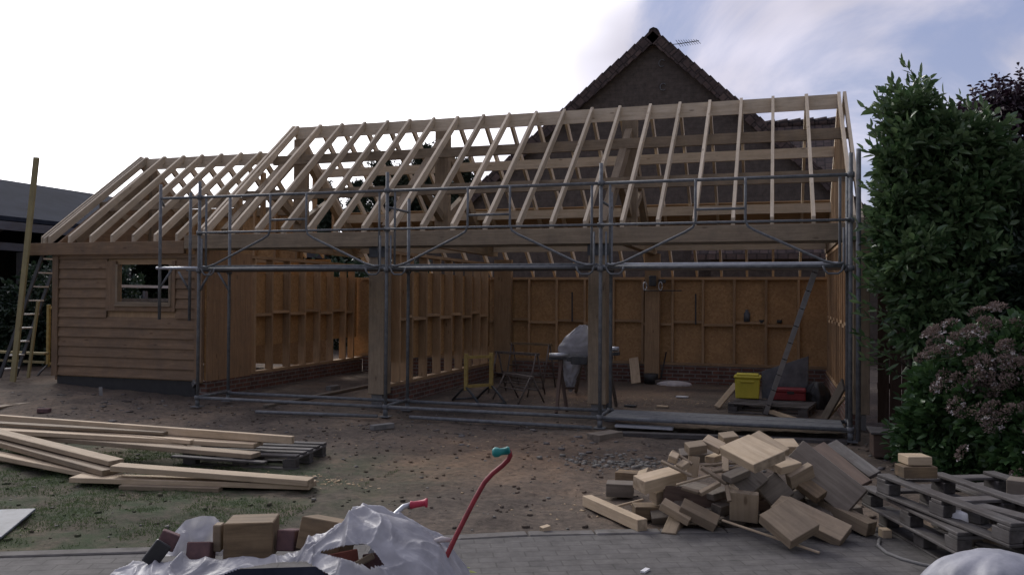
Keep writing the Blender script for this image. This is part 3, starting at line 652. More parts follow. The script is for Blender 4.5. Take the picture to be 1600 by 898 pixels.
# stepped verge tiles and a ridge cap
vt = MB()
for sx, xe, m_ in ((-1, xl, ml), (1, xr, mr)):
    L = abs(ap.x-xe)*math.hypot(1, m_); nn_ = int(L/.30); d = Vector((sx, 0, -m_)).normalized(); nrm = Vector((sx*m_, 0, 1)).normalized()
    for i in range(nn_):
        p = Vector((ap.x, HY, ap.z))+d*(i*.30); lift = .04+random.uniform(0, .008)
        vt.beam(p+nrm*lift-d*.0+Vector((0, -.06, 0)), p+d*.34+nrm*(lift-.035)+Vector((0, -.06, 0)), .34, .06, up=tuple(nrm))
        vt.beam(p+Vector((0, -.2, 0))+nrm*-.10, p+d*.31+Vector((0, -.2, 0))+nrm*-.13, .05, .30, up=tuple(nrm))
vt.build('verge_tiles', 'rooftile', rfo)
MB().tube([(ap.x, HY-.16, ap.z-.03), (ap.x, HY+.2, ap.z+.03), (ap.x, HY+11, ap.z+.03)], .15, 8).build('ridge_tiles', 'rooftile', rfo)
for px, py in ((1034, 99), (1036, 136)):
    p = at(px, py, Y=HY-.05)
    MB().tube([p+Vector((math.cos(t)*.085, 0, math.sin(t)*.10)) for t in np.linspace(.6, 5.4, 10)], .013, 6).build('wall_hook', 'steel', hs)
pa = at(1060, 69, Y=HY+2.5); pb = at(1092, 64, Y=HY+2.5)
an = MB().tube([pa-Vector((.6, 0, 1.6)), pa-Vector((.6, 0, .0)), pa, pb], .013, 6)
for i in range(9):
    p = pa.lerp(pb, i/8.2); an.tube([p+Vector((-.05, -.25, .05-.01*i)), p+Vector((.05, .25, -.02))], .008, 5)
an.build('antenna', 'darksteel', hs)
# lower cross wing on the right
ra = at(1204, 199, Y=27.5); rb = at(1318, 190, Y=27.5)
wg = MB(); zR = rb.z; wg.poly([(ra.x-2, 27.5, zR), (ra.x-2, 22.9, 2.9), (rb.x, 22.9, 2.9), (rb.x, 27.5, zR)], (0, 0, -.15)); wg.poly([(ra.x-2, 27.5, zR), (rb.x, 27.5, zR), (rb.x, 32.1, 2.9), (ra.x-2, 32.1, 2.9)], (0, 0, -.15))
o2 = wg.build('wing_roof', 'rooftile', hs)
cp = MB(); x = ra.x-1
while x < rb.x-.3: cp.tube([(x, 27.5, zR+.0), (x+.38, 27.5, zR+.03)], [.13, .155], 10); x += .38
cp.build('ridge_tiles', 'rooftile', o2)
MB().box(ra.x-1.5, rb.x-.2, 23.2, 31.8, -.1, 2.95).poly([(rb.x-.2, 23.2, 2.95), (rb.x-.2, 31.8, 2.95), (rb.x-.2, 27.5, zR-.2)], (-.2, 0, 0)).build('wing_wall', 'housebrick', hs)

# ------------------------------------------------------------ BARN ON THE LEFT
bn = empty('open_barn', (-21, 26, 0), 'low dark open barn with bluish grey roof at the far left behind the plank', 'barn')
q = [(-20, 11, at(0, 280, X=-20).z), (-16.9, 11, at(0, 337, X=-17).z), (-16.9, 40, at(0, 337, X=-17).z), (-20, 40, at(0, 280, X=-20).z)]
MB().poly(q, (0, 0, -.1)).build('roof', 'slate', bn)
zr_ = q[0][2]; MB().poly([(-20, 11, zr_), (-20, 40, zr_), (-25, 40, 3.2), (-25, 11, 3.2)], (0, 0, -.1)).build('roof', 'slate', bn)
MB().box(-16.98, -16.9, 11, 40, q[1][2]-.32, q[1][2]-.12).build('fascia', 'barnpale', bn)
MB().box(-17.2, -17.1, 11.3, 40, 2.72, 2.9).build('beam', 'barnpale', bn)
for y in (12.5, 15.6, 19, 23, 27, 31): MB().box(-17.23, -17.07, y-.08, y+.08, 0, 2.7).build('post', 'barnwall', bn)
for y in (14, 17.2, 21): MB().beam((-17.15, y, 2.75), (-17.15, y+1.2, q[1][2]-.2), .07, .1).build('strut', 'barnpale', bn)
MB().box(-24.9, -24.8, 11, 40, 0, 3.2).box(-24.8, -17.3, 30, 30.1, 0, 3.4).build('wall', 'barnwall', bn)

# ------------------------------------------------------------ FOLIAGE
def leaves_mesh(B, D, L, W, fold=.25, droop=.15, rng=RNG):
    n = len(B); D = D/np.linalg.norm(D, axis=1)[:, None]
    r = rng.normal(size=(n, 3)); r[:, 2] += .9   # leaf blades mostly turn their face up
    S_ = np.cross(D, r); S_ /= np.linalg.norm(S_, axis=1)[:, None]+1e-9; Nn = np.cross(S_, D)
    L = np.broadcast_to(L, n)[:, None]*rng.uniform(.55, 1.35, (n, 1)); W = np.broadcast_to(W, n)[:, None]*rng.uniform(.8, 1.2, (n, 1))
    dz = np.array([0, 0, -1.])
    def pt(a, s): return B+D*L*a+S_*W*.5*s+Nn*W*fold*abs(s)+dz*L*droop*a*a
    V = np.stack([pt(0, 0), pt(.35, 1), pt(.72, .72), pt(1, 0), pt(.72, -.72), pt(.35, -1)], 1).reshape(-1, 3)
    i = np.arange(n)[:, None]*6
    F = np.concatenate([i+np.array([[0, 1, 2, 3]]), i+np.array([[0, 3, 4, 5]])], 1).reshape(-1, 4)
    return V, F
def twig_cloud(blobs, n, tw=.28, per=9, shell=.8, up=.5, rng=RNG, lump=.28, front=0):
    """leaf bases and directions on twigs spread through the outer part of several ellipsoids"""
    vol = np.array([b[3]*b[3] for b in blobs]); ch = rng.choice(len(blobs), n*2, p=vol/vol.sum())
    C_ = np.array([b[:3] for b in blobs], float)[ch]; rad = np.array([(b[3], b[3], b[4] if len(b) > 4 else b[3]) for b in blobs])[ch]
    u = rng.normal(size=(n*2, 3)); u /= np.linalg.norm(u, axis=1)[:, None]
    if front: keep = rng.uniform(size=n*2) < np.where(u[:, 1] > .3, 1-front, 1)
    else: keep = np.ones(n*2, bool)
    C_, rad, u = C_[keep][:n], rad[keep][:n], u[keep][:n]; m = len(u)
    lum = np.array([noise.noise(Vector(tuple(p*2.6))) for p in C_*.7+u*rad*.9])
    rr = rng.uniform(shell, 1.0, m)*(1+lump*lum)
    T = C_+u*rad*rr[:, None]
    Dt = u*.7+rng.normal(size=(m, 3))*.35+np.array([0, 0, up]); Dt /= np.linalg.norm(Dt, axis=1)[:, None]
    k = np.tile(np.arange(per), m); T = np.repeat(T, per, 0); Dt = np.repeat(Dt, per, 0)
    s = (k/(per-1))[:, None]
    a = k*2.4+np.repeat(rng.uniform(0, 6, m), per)
    p1 = np.cross(Dt, np.array([.3, .2, .93])); p1 /= np.linalg.norm(p1, axis=1)[:, None]; p2 = np.cross(Dt, p1)
    rd = p1*np.cos(a)[:, None]+p2*np.sin(a)[:, None]
    B = T+Dt*(s*tw-tw*.5); D = rd*(1-.55*s)+Dt*(.35+.9*s)
    ok = B[:, 2] > .02
    return B[ok], D[ok]
def stems(name, base, tips, r, parent, mat='bark'):
    mb = MB()
    for t in tips:
        b = Vector(base)+Vector((random.uniform(-.15, .15), random.uniform(-.15, .15), 0)); t = Vector(t); m1 = b.lerp(t, .4)+Vector((random.uniform(-.12, .12), random.uniform(-.12, .12), .15)); m2 = b.lerp(t, .75)+Vector((random.uniform(-.1, .1), 0, .1))
        mb.tube([b, m1, m2, t], [r, r*.75, r*.5, r*.2], 6)
    return mb.build(name, mat, parent)
def shrub(name, blobs, n, leaf, L, W, label, cat, tw=.28, per=9, shell=.72, up=.5, droop=.15, front=0, group=None, lump=.28, core=.5, stem_r=.035):
    bx = sum(b[0] for b in blobs)/len(blobs); by = sum(b[1] for b in blobs)/len(blobs)
    o = empty(name, (bx, by, 0), label, cat, group)
    B, D = twig_cloud(blobs, n, tw, per, shell, up, lump=lump, front=front)
    B2, D2 = twig_cloud([(b[0], b[1], b[2], b[3]*.8, (b[4] if len(b) > 4 else b[3])*.8) for b in blobs], int(n*core), tw, per, .3, up*.5)
    V, F = leaves_mesh(np.concatenate([B, B2]), np.concatenate([D, D2]), L, W, droop=droop)
    npmesh('foliage', V, F, leaf, o)
    tips = [(b[0], b[1], b[2]+(b[4] if len(b) > 4 else b[3])*.6) for b in blobs]+[(b[0]+random.uniform(-1, 1)*b[3]*.6, b[1]-b[3]*.3, b[2]+b[3]*.2) for b in blobs]
    stems('stem', (bx, by, -.05), tips, stem_r, o)
    return o
lau = shrub('laurel_shrub', [(1.5, 10.75, 3.95, .27), (1.5, 10.75, 3.45, .36), (1.46, 10.7, 2.85, .42), (1.5, 10.65, 2.2, .42), (1.66, 10.6, 1.6, .40), (1.85, 10.8, 3.5, .40), (2.15, 10.8, 3.45, .36), (2.0, 10.75, 2.8, .55), (2.15, 10.75, 2.0, .60), (2.45, 10.9, 3.1, .42), (1.62, 10.3, 1.72, .28), (1.5, 10.3, 2.25, .28), (1.34, 10.7, 3.25, .24), (1.32, 10.6, 2.65, .25), (1.32, 10.4, 1.95, .2), (1.6, 10.3, 1.3, .26), (2.1, 10.6, 1.3, .5), (2.6, 11.2, 2.4, .6)], 1900, 'laurel', .135, .06,
    'tall green laurel with big glossy leaves right beside the garage and scaffold end', 'shrub', front=.35, tw=.26, lump=.7, per=9, shell=.55, core=.45)
# long shoots standing out of the laurel's top and left side
Bs, Ds = [], []
shoots = [(1535, 165, 11), (1460, 155, 10.8), (1420, 150, 10.7), (1388, 190, 10.6), (1350, 290, 10.4), (1343, 350, 10.3), (1362, 225, 10.5), (1344, 490, 10.1), (1350, 540, 10.1), (1400, 165, 10.6), (1500, 150, 10.9), (1366, 175, 10.5), (1412, 97, 10.7), (1395, 128, 10.6), (1372, 150, 10.6), (1352, 168, 10.5), (1362, 200, 10.5), (1440, 118, 10.8), (1452, 135, 10.8), (1475, 150, 10.9), (1345, 440, 10.3), (1340, 470, 10.2), (1338, 520, 10.3), (1350, 235, 10.5), (1515, 160, 11), (1490, 170, 11), (1428, 125, 10.7), (1382, 165, 10.6), (1405, 140, 10.7), (1352, 560, 10.2), (1345, 415, 10.2)]
mbS = MB()
for px, py, y in shoots:
    t = at(px, py, Y=y); b = t+Vector((.28+random.uniform(-.1, .1), .1, -.55)) if px > 1360 and py < 300 else t+Vector((.5, .15, -.25))
    MB().tube([b, b.lerp(t, .5)+Vector((0, 0, .04)), t], [.008, .006, .003], 5).build('shoot', 'bark', lau)
    for k in range(13):
        s = k/12; p = b.lerp(t, .25+.75*s); a = k*2.4; d = (t-b).normalized(); q1 = d.cross(Vector((.2, .9, .1))).normalized(); q2 = d.cross(q1)
        Bs.append(p); Ds.append((q1*math.cos(a)+q2*math.sin(a))*(1-.5*s)+d*(.6+.7*s))
V, F = leaves_mesh(np.array(Bs), np.array(Ds), .13, .045, droop=.05); npmesh('shoot_leaves', V, F, 'laurel', lau); 
shrub('plum_tree', [(2.3, 11.8, 3.75, .34), (2.6, 11.8, 4.1, .34), (3.0, 11.8, 4.2, .36), (2.5, 11.8, 3.4, .45), (3.0, 11.9, 3.5, .5), (2.8, 11.8, 3.0, .45), (3.3, 12, 3.0, .6), (3.2, 12, 2.3, .6), (3.4, 11.9, 4.1, .3)], 1500, 'purple', .10, .045, 'dark purple leaved tree behind the laurel at the right edge', 'tree', droop=.6, up=.35, lump=.6, per=8, shell=.6, core=.35)
shrub('evergreen_shrub', [(2.9, 10.4, 1.9, .6), (3.0, 10.5, 1.1, .7), (2.45, 10.1, .8, .5), (3.2, 10.8, 2.6, .6), (2.2, 10.3, .5, .4)], 1300, 'dark_leaf', .11, .05, 'dark dense evergreen bush in shade between laurel and hydrangea', 'shrub', front=.3)
hyd = shrub('hydrangea', [(1.85, 8.9, 1.12, .30), (2.2, 8.8, 1.15, .38), (1.62, 9.05, .75, .34), (2.0, 8.75, .72, .40), (2.45, 8.6, .75, .5), (2.15, 8.4, .35, .36), (1.52, 9.2, .42, .28)], 1250, 'bright_leaf', .10, .06, 'hydrangea bush with faded pinkish brown flower heads beside the pallets', 'shrub', tw=.22, per=8, front=.3)
def flower_heads(blobs, n, parent):
    VB, DB, VP, DP = [], [], [], []
    k = 0
    while k < n:
        b = random.choice(blobs); u = Vector((random.gauss(0, 1), random.gauss(-.7, 1), random.gauss(.35, .8))).normalized()
        if u.y > .35 or u.z < -.45: continue
        c = Vector(b[:3])+u*((b[3]+random.uniform(.09, .18))); 
        if c.z < .2: continue
        k += 1; r = random.uniform(.05, .095); nrm = (u+Vector((0, -.2, .7))).normalized(); a1 = nrm.cross(Vector((1, .1, 0))).normalized(); a2 = nrm.cross(a1)
        for j in range(85):
            t = random.uniform(0, 6.28); q = math.sqrt(random.random())*r; p = c+(a1*math.cos(t)+a2*math.sin(t))*q+nrm*(.03*(1-(q/r)**2)+random.uniform(-.01, .01))
            VB.append(p); DB.append((a1*math.cos(t)+a2*math.sin(t))*.5+nrm*.6+Vector((random.uniform(-.4, .4),)*3))
        if random.random() < .42:
            for j in range(random.randint(4, 11)):
                t = random.uniform(0, 6.28); p = c+(a1*math.cos(t)+a2*math.sin(t))*r*random.uniform(.6, 1.15)
                for m in range(4): VP.append(p); t2 = m*1.57+t; DP.append((a1*math.cos(t2)+a2*math.sin(t2))+nrm*.25)
    V, F = leaves_mesh(np.array(VB), np.array(DB), .022, .016, droop=0); npmesh('flower_heads', V, F, 'flower', parent)
    V, F = leaves_mesh(np.array(VP), np.array(DP), .021, .020, droop=0); npmesh('petals', V, F, 'petal', parent)
flower_heads([(1.85, 8.88, 1.12, .36), (2.2, 8.78, 1.15, .45), (2.02, 8.72, .78, .44), (2.45, 8.58, .78, .52), (2.15, 8.38, .38, .42), (1.75, 8.98, .95, .36)], 165, hyd)
shrub('leafy_shrub', [(1.42, 9.3, .22, .24), (1.7, 8.9, .14, .22), (1.5, 9.5, .5, .2)], 300, 'bright_leaf', .09, .045, 'low bright green leafy shrub on the ground left of the hydrangea', 'shrub', per=8)
# conifers behind the roof frame and a hedge further left
def pine(px, py, y, rad, label, seed):
    t = at(px, py, Y=y); H = t.z; random.seed(seed); rg = np.random.default_rng(seed)
    o = empty('pine_tree', (t.x, y, 0), label, 'tree', 'conifers behind the garage')
    MB().tube([(t.x, y, -.1), (t.x+.1, y, H*.5), (t.x, y, H-.3)], [.2, .13, .03], 8).build('trunk', 'bark', o)
    Bp, Dp = [], []; br = MB(); z = H*.22
    while z < H-.1:
        f = 1-(z/H)**1.6; 
        for k in range(6):
            a = random.uniform(0, 6.28); L = rad*(f*.9+.12)*random.uniform(.55, 1.15); d = Vector((math.cos(a), math.sin(a), random.uniform(.05, .45))).normalized()
            b = Vector((t.x, y, z)); e = b+d*L; br.tube([b, b.lerp(e, .5)-Vector((0, 0, .05)), e], [.035, .022, .008], 5)
            for j in range(int(16+L*22)):
                s = random.uniform(.25, 1); p = b.lerp(e, s)+Vector((random.gauss(0, .11), random.gauss(0, .11), random.gauss(.04, .1)))
                ud = Vector((random.gauss(0, 1), random.gauss(0, 1), random.gauss(.5, .8))).normalized()
                for m in range(6):
                    Bp.append(p); Dp.append(ud+Vector((random.gauss(0, .6), random.gauss(0, .6), random.gauss(0, .6))))
        z += .33
    br.build('branches', 'bark', o)
    V, F = leaves_mesh(np.array(Bp), np.array(Dp), .22, .045, droop=.1, rng=rg); npmesh('crown', V, F, 'needles', o)
for a in ((512, 288, 30, 1.7, 'leftmost low pine seen through the roof rafters', 1), (600, 246, 31, 2.0, 'pine with feathery top between the rafters, left of the tallest one', 2), (662, 232, 30, 2.1, 'tallest pine seen through the middle of the roof frame', 3), (722, 255, 28.5, 1.7, 'dark pine standing against the left slope of the house gable', 4), (560, 285, 33, 1.9, 'low pine in the gap between the leftmost one and the feathery one', 5), (632, 262, 34, 2.2, 'further pine filling the gap left of the tallest one', 6), (692, 270, 33, 2.0, 'further pine between the tallest one and the house gable', 8)):
    pine(*a)
random.seed(11)
hg = empty('hedge', (-17, 22.5, 0), 'dark green hedge row behind the left wing and barn gap', 'hedge')
B, D = twig_cloud([(x, 22.5+random.uniform(-.3, .3), 1.3, 1.3, 1.7+random.uniform(-.3, .3)) for x in np.arange(-23, -9.5, .9)], 3200, .4, 7, .7, .4)
V, F = leaves_mesh(B, D, .16, .08); npmesh('foliage', V, F, 'dark_leaf', hg)
stems('stem', (-17, 22.5, -.05), [(x, 22.5, 1.6) for x in np.arange(-22, -10, 1.5)], .05, hg)
shrub('dark_bush', [(-15.2, 14.6, 1.2, 1.1), (-15.6, 16, 1.5, 1.3), (-14.3, 15, .6, .8), (-16.3, 14, .9, 1.0)], 1300, 'dark_leaf', .12, .06, 'dark bush in shade behind the ladder at the far left', 'shrub')
wr = empty('rail_fence', (-16, 19.6, 0), 'white rail fence glimpsed through the left wing window', 'fence')
p1, p2 = at(150, 446, X=-13.6), at(300, 447, X=-13.6); zt = p1.z
wr.location = (-13.6, (p1.y+p2.y)/2, 0)
MB().box(-13.62, -13.58, p1.y, p2.y, zt-.03, zt+.03).build('rail', 'white', wr); MB().box(-13.62, -13.58, p1.y, p2.y, zt-.34, zt-.27).build('rail', 'concrete', wr)
for y in (p1.y, (p1.y+p2.y)/2, p2.y): MB().box(-13.7, -13.625, y-.04, y+.04, -.05, zt-.1).build('post', 'barnpale', wr)
fn = empty('board_fence', (3.5, 12.3, 0), 'dark brown board fence standing behind the laurel by the garage corner', 'fence')
mb = MB(); x = 1.32
while x < 6.5: mb.box(x, x+.14, 12.28, 12.30, .05, 1.85+random.uniform(-.01, .01)); x += .15
mb.build('boards', 'plankbrown', fn); MB().box(1.32, 6.5, 12.303, 12.36, .5, .58).box(1.32, 6.5, 12.303, 12.36, 1.5, 1.58).build('rails', 'plankbrown', fn)

# ------------------------------------------------------------ GRASS, RUBBLE, CHIPS
def scatter_grass():
    n = 120000; x = RNG.uniform(-8.5, -2.6, n); y = RNG.uniform(3.4, 8.4, n)
    e = np.interp(x, PX, PY); d = y-e
    q = at(548, 760, z=0)
    nzv = np.array([noise.noise(Vector((a*.9, b*.9, 4.2)))+.5*noise.noise(Vector((a*3.1, b*3.1, 9.2))) for a, b in zip(x, y)])
    lim = np.where(x > -4.3, (-2.9-x)*.5-.3, .35)
    keep = (d > .02) & (x < at(560, 760, z=0).x+.15*nzv) & (y < 7.9) & (nzv*1.5+RNG.uniform(-.16, .16, n) > .02)
    x, y = x[keep], y[keep]; m = len(x); z = np.array([gh(a, b) for a, b in zip(x, y)])
    L = RNG.uniform(.012, .038, m); a = RNG.uniform(0, 6.28, m); ln = RNG.uniform(.2, .9, m)
    B = np.stack([x, y, z-.004], 1); D = np.stack([np.cos(a)*ln, np.sin(a)*ln, np.ones(m)], 1)
    V, F = leaves_mesh(B, D, L, .005, fold=0, droop=.25); o = npmesh('grass', V, F, 'grass'); tag(o, 'patchy short green grass on the dirt left of the wheelbarrow', 'grass', kind='stuff')
scatter_grass()
def scatter_bits(name, n, fx, mat, smin, smax, label, cat, flat=.6):
    V, F = [], []; base = np.array([(-1, -1, -1), (1, -1, -1), (1, 1, -1), (-1, 1, -1), (-1, -1, 1), (1, -1, 1), (1, 1, 1), (-1, 1, 1)])*.5
    fc = np.array([(0, 3, 2, 1), (4, 5, 6, 7), (0, 1, 5, 4), (1, 2, 6, 5), (2, 3, 7, 6), (3, 0, 4, 7)])
    for i in range(n):
        x, y = fx(); s = smin+(smax-smin)*random.random()**3; v = base*(1+RNG.uniform(-.35, .35, (8, 3)))*np.array([s*random.uniform(.7, 1.6), s, s*flat])
        a = random.uniform(0, 6.28); c, q = math.cos(a), math.sin(a); v = v@np.array([[c, q, 0], [-q, c, 0], [0, 0, 1]])
        F.append(fc+8*i); V.append(v+np.array([x, y, gh(x, y)+s*flat*.25]))
    o = npmesh(name, np.concatenate(V), np.concatenate(F), mat); tag(o, label, cat, kind='stuff'); return o
def gpt():
    while True:
        x, y = random.uniform(-10, 2.5), random.uniform(4.2, 11.4)
        if y > edge_y(x)+.05: return x, y
scatter_bits('rubble', 1100, gpt, 'stone', .004, .032, 'small stones and rubble scattered over the trodden dirt', 'rubble')
def heap(cx, cy, sx, sy): return lambda: (random.gauss(cx, sx), random.gauss(cy, sy))
scatter_bits('soil_clods', 2600, gpt, 'ground', .004, .032, 'small dark clods of earth lying all over the dirt', 'clods', .7)
def litter():
    c = random.choice([(-1.0, 9.2, .9, .3), (-9.5, 10.6, 1.6, .35), (-4, 9.6, 2, .4), (-11, 9.3, 1.5, .5), (.3, 9.0, .6, .3)]); return random.gauss(c[0], c[2]), random.gauss(c[1], c[3])
scatter_bits('debris', 420, litter, 'oldgrey', .01, .07, 'broken bits of wood and dirt strewn along the scaffold foot', 'debris', .3)
c = at(958, 722, z=0); scatter_bits('gravel', 260, heap(c.x, c.y, .35, .22), 'stone', .012, .05, 'loose gravel spilled left of the offcut pile', 'gravel')
MAT['chips'] = noisy('wood_chips', (.30, .22, .13), (.45, .34, .22), 9, .9)
c = at(1505, 745, z=0)
def chips():
    c1 = random.choice([(at(505, 752, z=0), .22, .14, .6), (at(910, 628, z=0), .8, .3, 1), (at(1040, 625, z=0), .9, .35, 1), (at(690, 690, z=0), 1.3, .5, .5), (at(1130, 810, z=0), .9, .25, .5)]); return random.gauss(c1[0].x, c1[1]), random.gauss(c1[0].y, c1[2])
scatter_bits('wood_chips', 900, chips, 'chips', .005, .028, 'pale wood chips and sawdust crumbs on the dirt', 'wood chips', .3)

# ------------------------------------------------------------ LONG PLANKS ON THE LEFT
def plank(a, b, w, t, mat, label, up=(0, 0, 1), name='plank', group=None, cat='plank', bev=.004):
    p0 = at(a[0], a[1], z=a[2]); p1 = at(b[0], b[1], z=b[2])
    o = MB().beam(p0, p1, w, t, up=up).build(name, mat, None, bev)
    return tag(o, label, cat, group)
G = 'long planks stacked at the left'
def palletmesh(root, L=1.2, W=1.0, nb=5, mat='oldgrey', gap=None):
    def q(name, m_): return m_.build(name, mat, root, .004)
    o = worldloc(root)
    def bx(x0, x1, y0, y1, z0, z1): return MB().box(o.x+x0, o.x+x1, o.y+y0, o.y+y1, o.z+z0, o.z+z1)
    bw = .1
    for i in range(nb):
        if gap and i in gap: continue
        y = i*(W-bw)/(nb-1)+random.uniform(-.006, .006); q('deck_board', bx(0, L, y, y+bw, .122, .144))
    for i in range(3): x = i*(L-.1)/2; q('stringer', bx(x, x+.1, 0, W, .098, .12))
    for i in range(3):
        for j in range(3): x = i*(L-.145)/2; y = j*(W-.1)/2; q('block', bx(x+.004, x+.14, y+.002, y+.098, .022, .097))
    for j in range(3): y = j*(W-.1)/2; q('bottom_board', bx(0, L, y, y+.1, 0, .02))
def pallet(pa, pb, z, label, L=1.2, W=1.0, tilt=(0, 0), group=None, **k):
    a = at(pa[0], pa[1], z=z+.144); b = at(pb[0], pb[1], z=z+.144); r = empty('pallet', (a.x, a.y, z), label, 'pallet', group)
    palletmesh(r, L, W, **k); r.rotation_euler = (R_(tilt[0]), R_(tilt[1]), math.atan2(b.y-a.y, b.x-a.x)); return r
pallet((285, 705), (468, 712), -.01, 'weathered pallet under the right ends of the long planks', L=1.2, W=.8, tilt=(0, 0))
plank((-70, 648, .33), (458, 687, .26), .06, .075, 'pine', 'plank on its edge, rearmost of the long plank stack', group=G)
plank((-70, 668, .25), (404, 694, .20), .21, .045, 'pine', 'wide pale plank lying flat on the pallet, in front of the edge-standing one', group=G)
plank((130, 674, .24), (300, 690, .22), .07, .04, 'pine', 'narrow pale batten wedged between the two rear planks', group=G)
plank((-60, 672, .19), (400, 711, .16), .16, .045, 'beam', 'shaded plank directly below the wide pale plank', group=G)
plank((-60, 662, .27), (182, 722, .17), .15, .045, 'pine', 'narrow pale plank slanting down from the left edge', group=G)
plank((-60, 672, .20), (178, 736, .11), .22, .05, 'beam', 'broad brown plank slanting down under the narrow pale one', group=G)
plank((180, 729, .16), (486, 752, .09), .16, .05, 'pine', 'short thick plank whose square left end shows mid-stack', group=G)
plank((118, 746, .06), (489, 757, .05), .20, .045, 'pine', 'frontmost plank lying low on the grass', group=G)
plank((-60, 700, .10), (150, 741, .06), .14, .045, 'pine', 'thin faced plank in shade between the broad brown plank and the low dark one', group=G)
plank((-60, 658, .30), (260, 676, .27), .12, .03, 'beam', 'flat brown plank lying just in front of the edge-standing one', group=G)
plank((-40, 708, .06), (184, 744, .04), .12, .05, 'beam', 'low dark plank on the grass at the left edge below the stack', group=G)
plank((270, 712, .13), (415, 722, .12), .08, .02, 'oldgrey', 'grey loose slat beside the pallet under the planks')
plank((190, 760, .02), (345, 764, .02), .1, .04, 'beam', 'short board end poking out under the frontmost plank')
plank((-30, 640, .06), (52, 628, .04), .16, .03, 'beam', 'loose board on the dirt near the left edge above the stack')
plank((-20, 600, .08), (302, 613, .04), .06, .04, 'oldgrey', 'thin grey batten lying along the foot of the left wing', name='batten', cat='batten')
plank((60, 641, .04), (78, 641, .04), .1, .06, 'darkbrick', 'dark brick lying on the dirt above the long planks', name='brick', cat='brick')
tag(MB().poly([at(-45, 800, z=.01), at(56, 797, z=.03), at(2, 842, z=.01), at(-90, 850, z=.01)], (0, 0, .018)).build('concrete_slab', 'greysheet', None, .004), 'pale grey slab lying on the dirt at the left edge', 'slab')

# ------------------------------------------------------------ OFFCUT PILE
def zf(py): return max(.04, .60-(py-688)/140*.54)
GO = 'timber offcuts heaped in front of the garage'
def oc(a, b, w, t, mat, label, up=(0, 0, 1), z=None, name='timber_offcut'):
    z0, z1 = z if z else (zf(a[1]), zf(b[1])); return plank((*a, z0), (*b, z1), w, t, mat, label, up, name, GO, 'offcut', .004)
F1 = (-.1, -.38, 1)
oc((1148, 694), (1203, 722), .27, .07, 'pine', 'broad pale slab, topmost on the heap', F1, (.62, .56))
oc((1174, 683), (1222, 712), .17, .065, 'pine', 'pale slab tucked behind the topmost broad one', F1, (.60, .50))
oc((998, 757), (1064, 740), .14, .1, 'pine', 'whitish thick offcut on the left side of the heap', F1, (.30, .34))
oc((1085, 712), (1081, 745), .085, .03, 'pine', 'small upright pale board left of the top slabs', (0, -1, .35), (.50, .34))
oc((1073, 701), (1101, 697), .1, .07, 'beam', 'small brown block high on the left of the heap', F1)
oc((1101, 687), (1129, 701), .1, .06, 'pine', 'pale tilted block at the back left of the top', F1)
oc((1126, 686), (1150, 683), .1, .07, 'beam', 'brown block just behind the topmost slab', F1)
oc((1062, 712), (1122, 709), .12, .08, 'old', 'dark beam end under the small brown blocks', F1, (.40, .42))
oc((1046, 712), (1059, 717), .07, .06, 'pine', 'tiny pale cube at the upper left edge of the heap', F1)
oc((1061, 731), (1073, 723), .07, .05, 'pine', 'tiny pale cube above the whitish thick offcut', F1)
oc((1109, 718), (1122, 713), .08, .05, 'pine', 'little pale square block between the thin sticks', F1, (.46, .46))
for a, b, w_, l in [((1050, 704), (1082, 725), .025, 'thin stick reaching up at the upper left of the heap'), ((1033, 720), (1081, 743), .025, 'thin greenish stick pointing left from the heap'), ((1057, 757), (1110, 742), .02, 'pale thin stick beside the whitish offcut'), ((1065, 761), (1091, 769), .03, 'short stick above the dark edge board'), ((1096, 730), (1136, 755), .035, 'grey batten crossing the middle of the heap'), ((1093, 771), (1124, 754), .04, 'brown batten slanting in the middle of the heap'), ((1095, 727), (1156, 722), .022, 'level thin stick just left of the top slabs'), ((1112, 737), (1157, 729), .03, 'second level stick below the first thin one'), ((1133, 700), (1134, 738), .05, 'pale upright sliver against the top slab'), ((1135, 758), (1140, 783), .03, 'narrow slat hanging over the dark edge board'), ((1139, 757), (1154, 766), .04, 'short bright slat end below the dark slab')]:
    oc(a, b, w_, w_*.8, 'pine' if 'pale' in l or 'bright' in l else 'beam', l, F1)
oc((964, 742), (999, 745), .15, .09, 'oak', 'brown block at far left, behind the darkest cube', z=(.05, .05))
oc((948, 762), (990, 764), .17, .11, 'old', 'dark square cube at the far left of the heap', z=(.07, .07))
oc((1003, 742), (1018, 737), .08, .05, 'pine', 'pale wedge leaning behind the whitish thick offcut', (.5, -.6, .6), (.22, .30))
oc((1020, 776), (1038, 770), .1, .1, 'beam', 'square block end below the whitish offcut', F1, (.18, .2))
oc((990, 798), (1030, 798), .16, .10, 'oak', 'orange brown block on the ground left of the heap', z=(.06, .06))
oc((917, 781), (1004, 820), .085, .085, 'pine', 'long square beam on the ground, farthest left', z=(.055, .055))
oc((1036, 775), (1145, 790), .035, .17, 'plankbrown', 'dark brown board standing on edge across the front', z=(.20, .13))
oc((1034, 786), (1079, 812), .08, .07, 'pine', 'pale ended block tipped down at the front left', F1, (.18, .08))
oc((1064, 790), (1120, 818), .12, .08, 'beam', 'brown plank end tipped down at the front, next to the upright yellow one', F1, (.17, .06))
oc((1163, 768), (1162, 812), .2, .045, 'pine', 'yellowish board leaning upright at the front middle', (0, -1, .65), (.30, .07))
oc((1152, 738), (1184, 764), .27, .05, 'old', 'dark brown slab under the topmost pale slab', F1, (.40, .30))
oc((1135, 748), (1165, 735), .1, .05, 'old', 'dark block left of the dark slab', F1, (.38, .42))
oc((1195, 778), (1226, 754), .20, .06, 'old', 'steep dark slab facing the viewer right of middle', (.1, -.9, .55), (.22, .33))
oc((1232, 752), (1268, 733), .06, .11, 'beam', 'brown block on edge against the big wide plank', F1, (.34, .42))
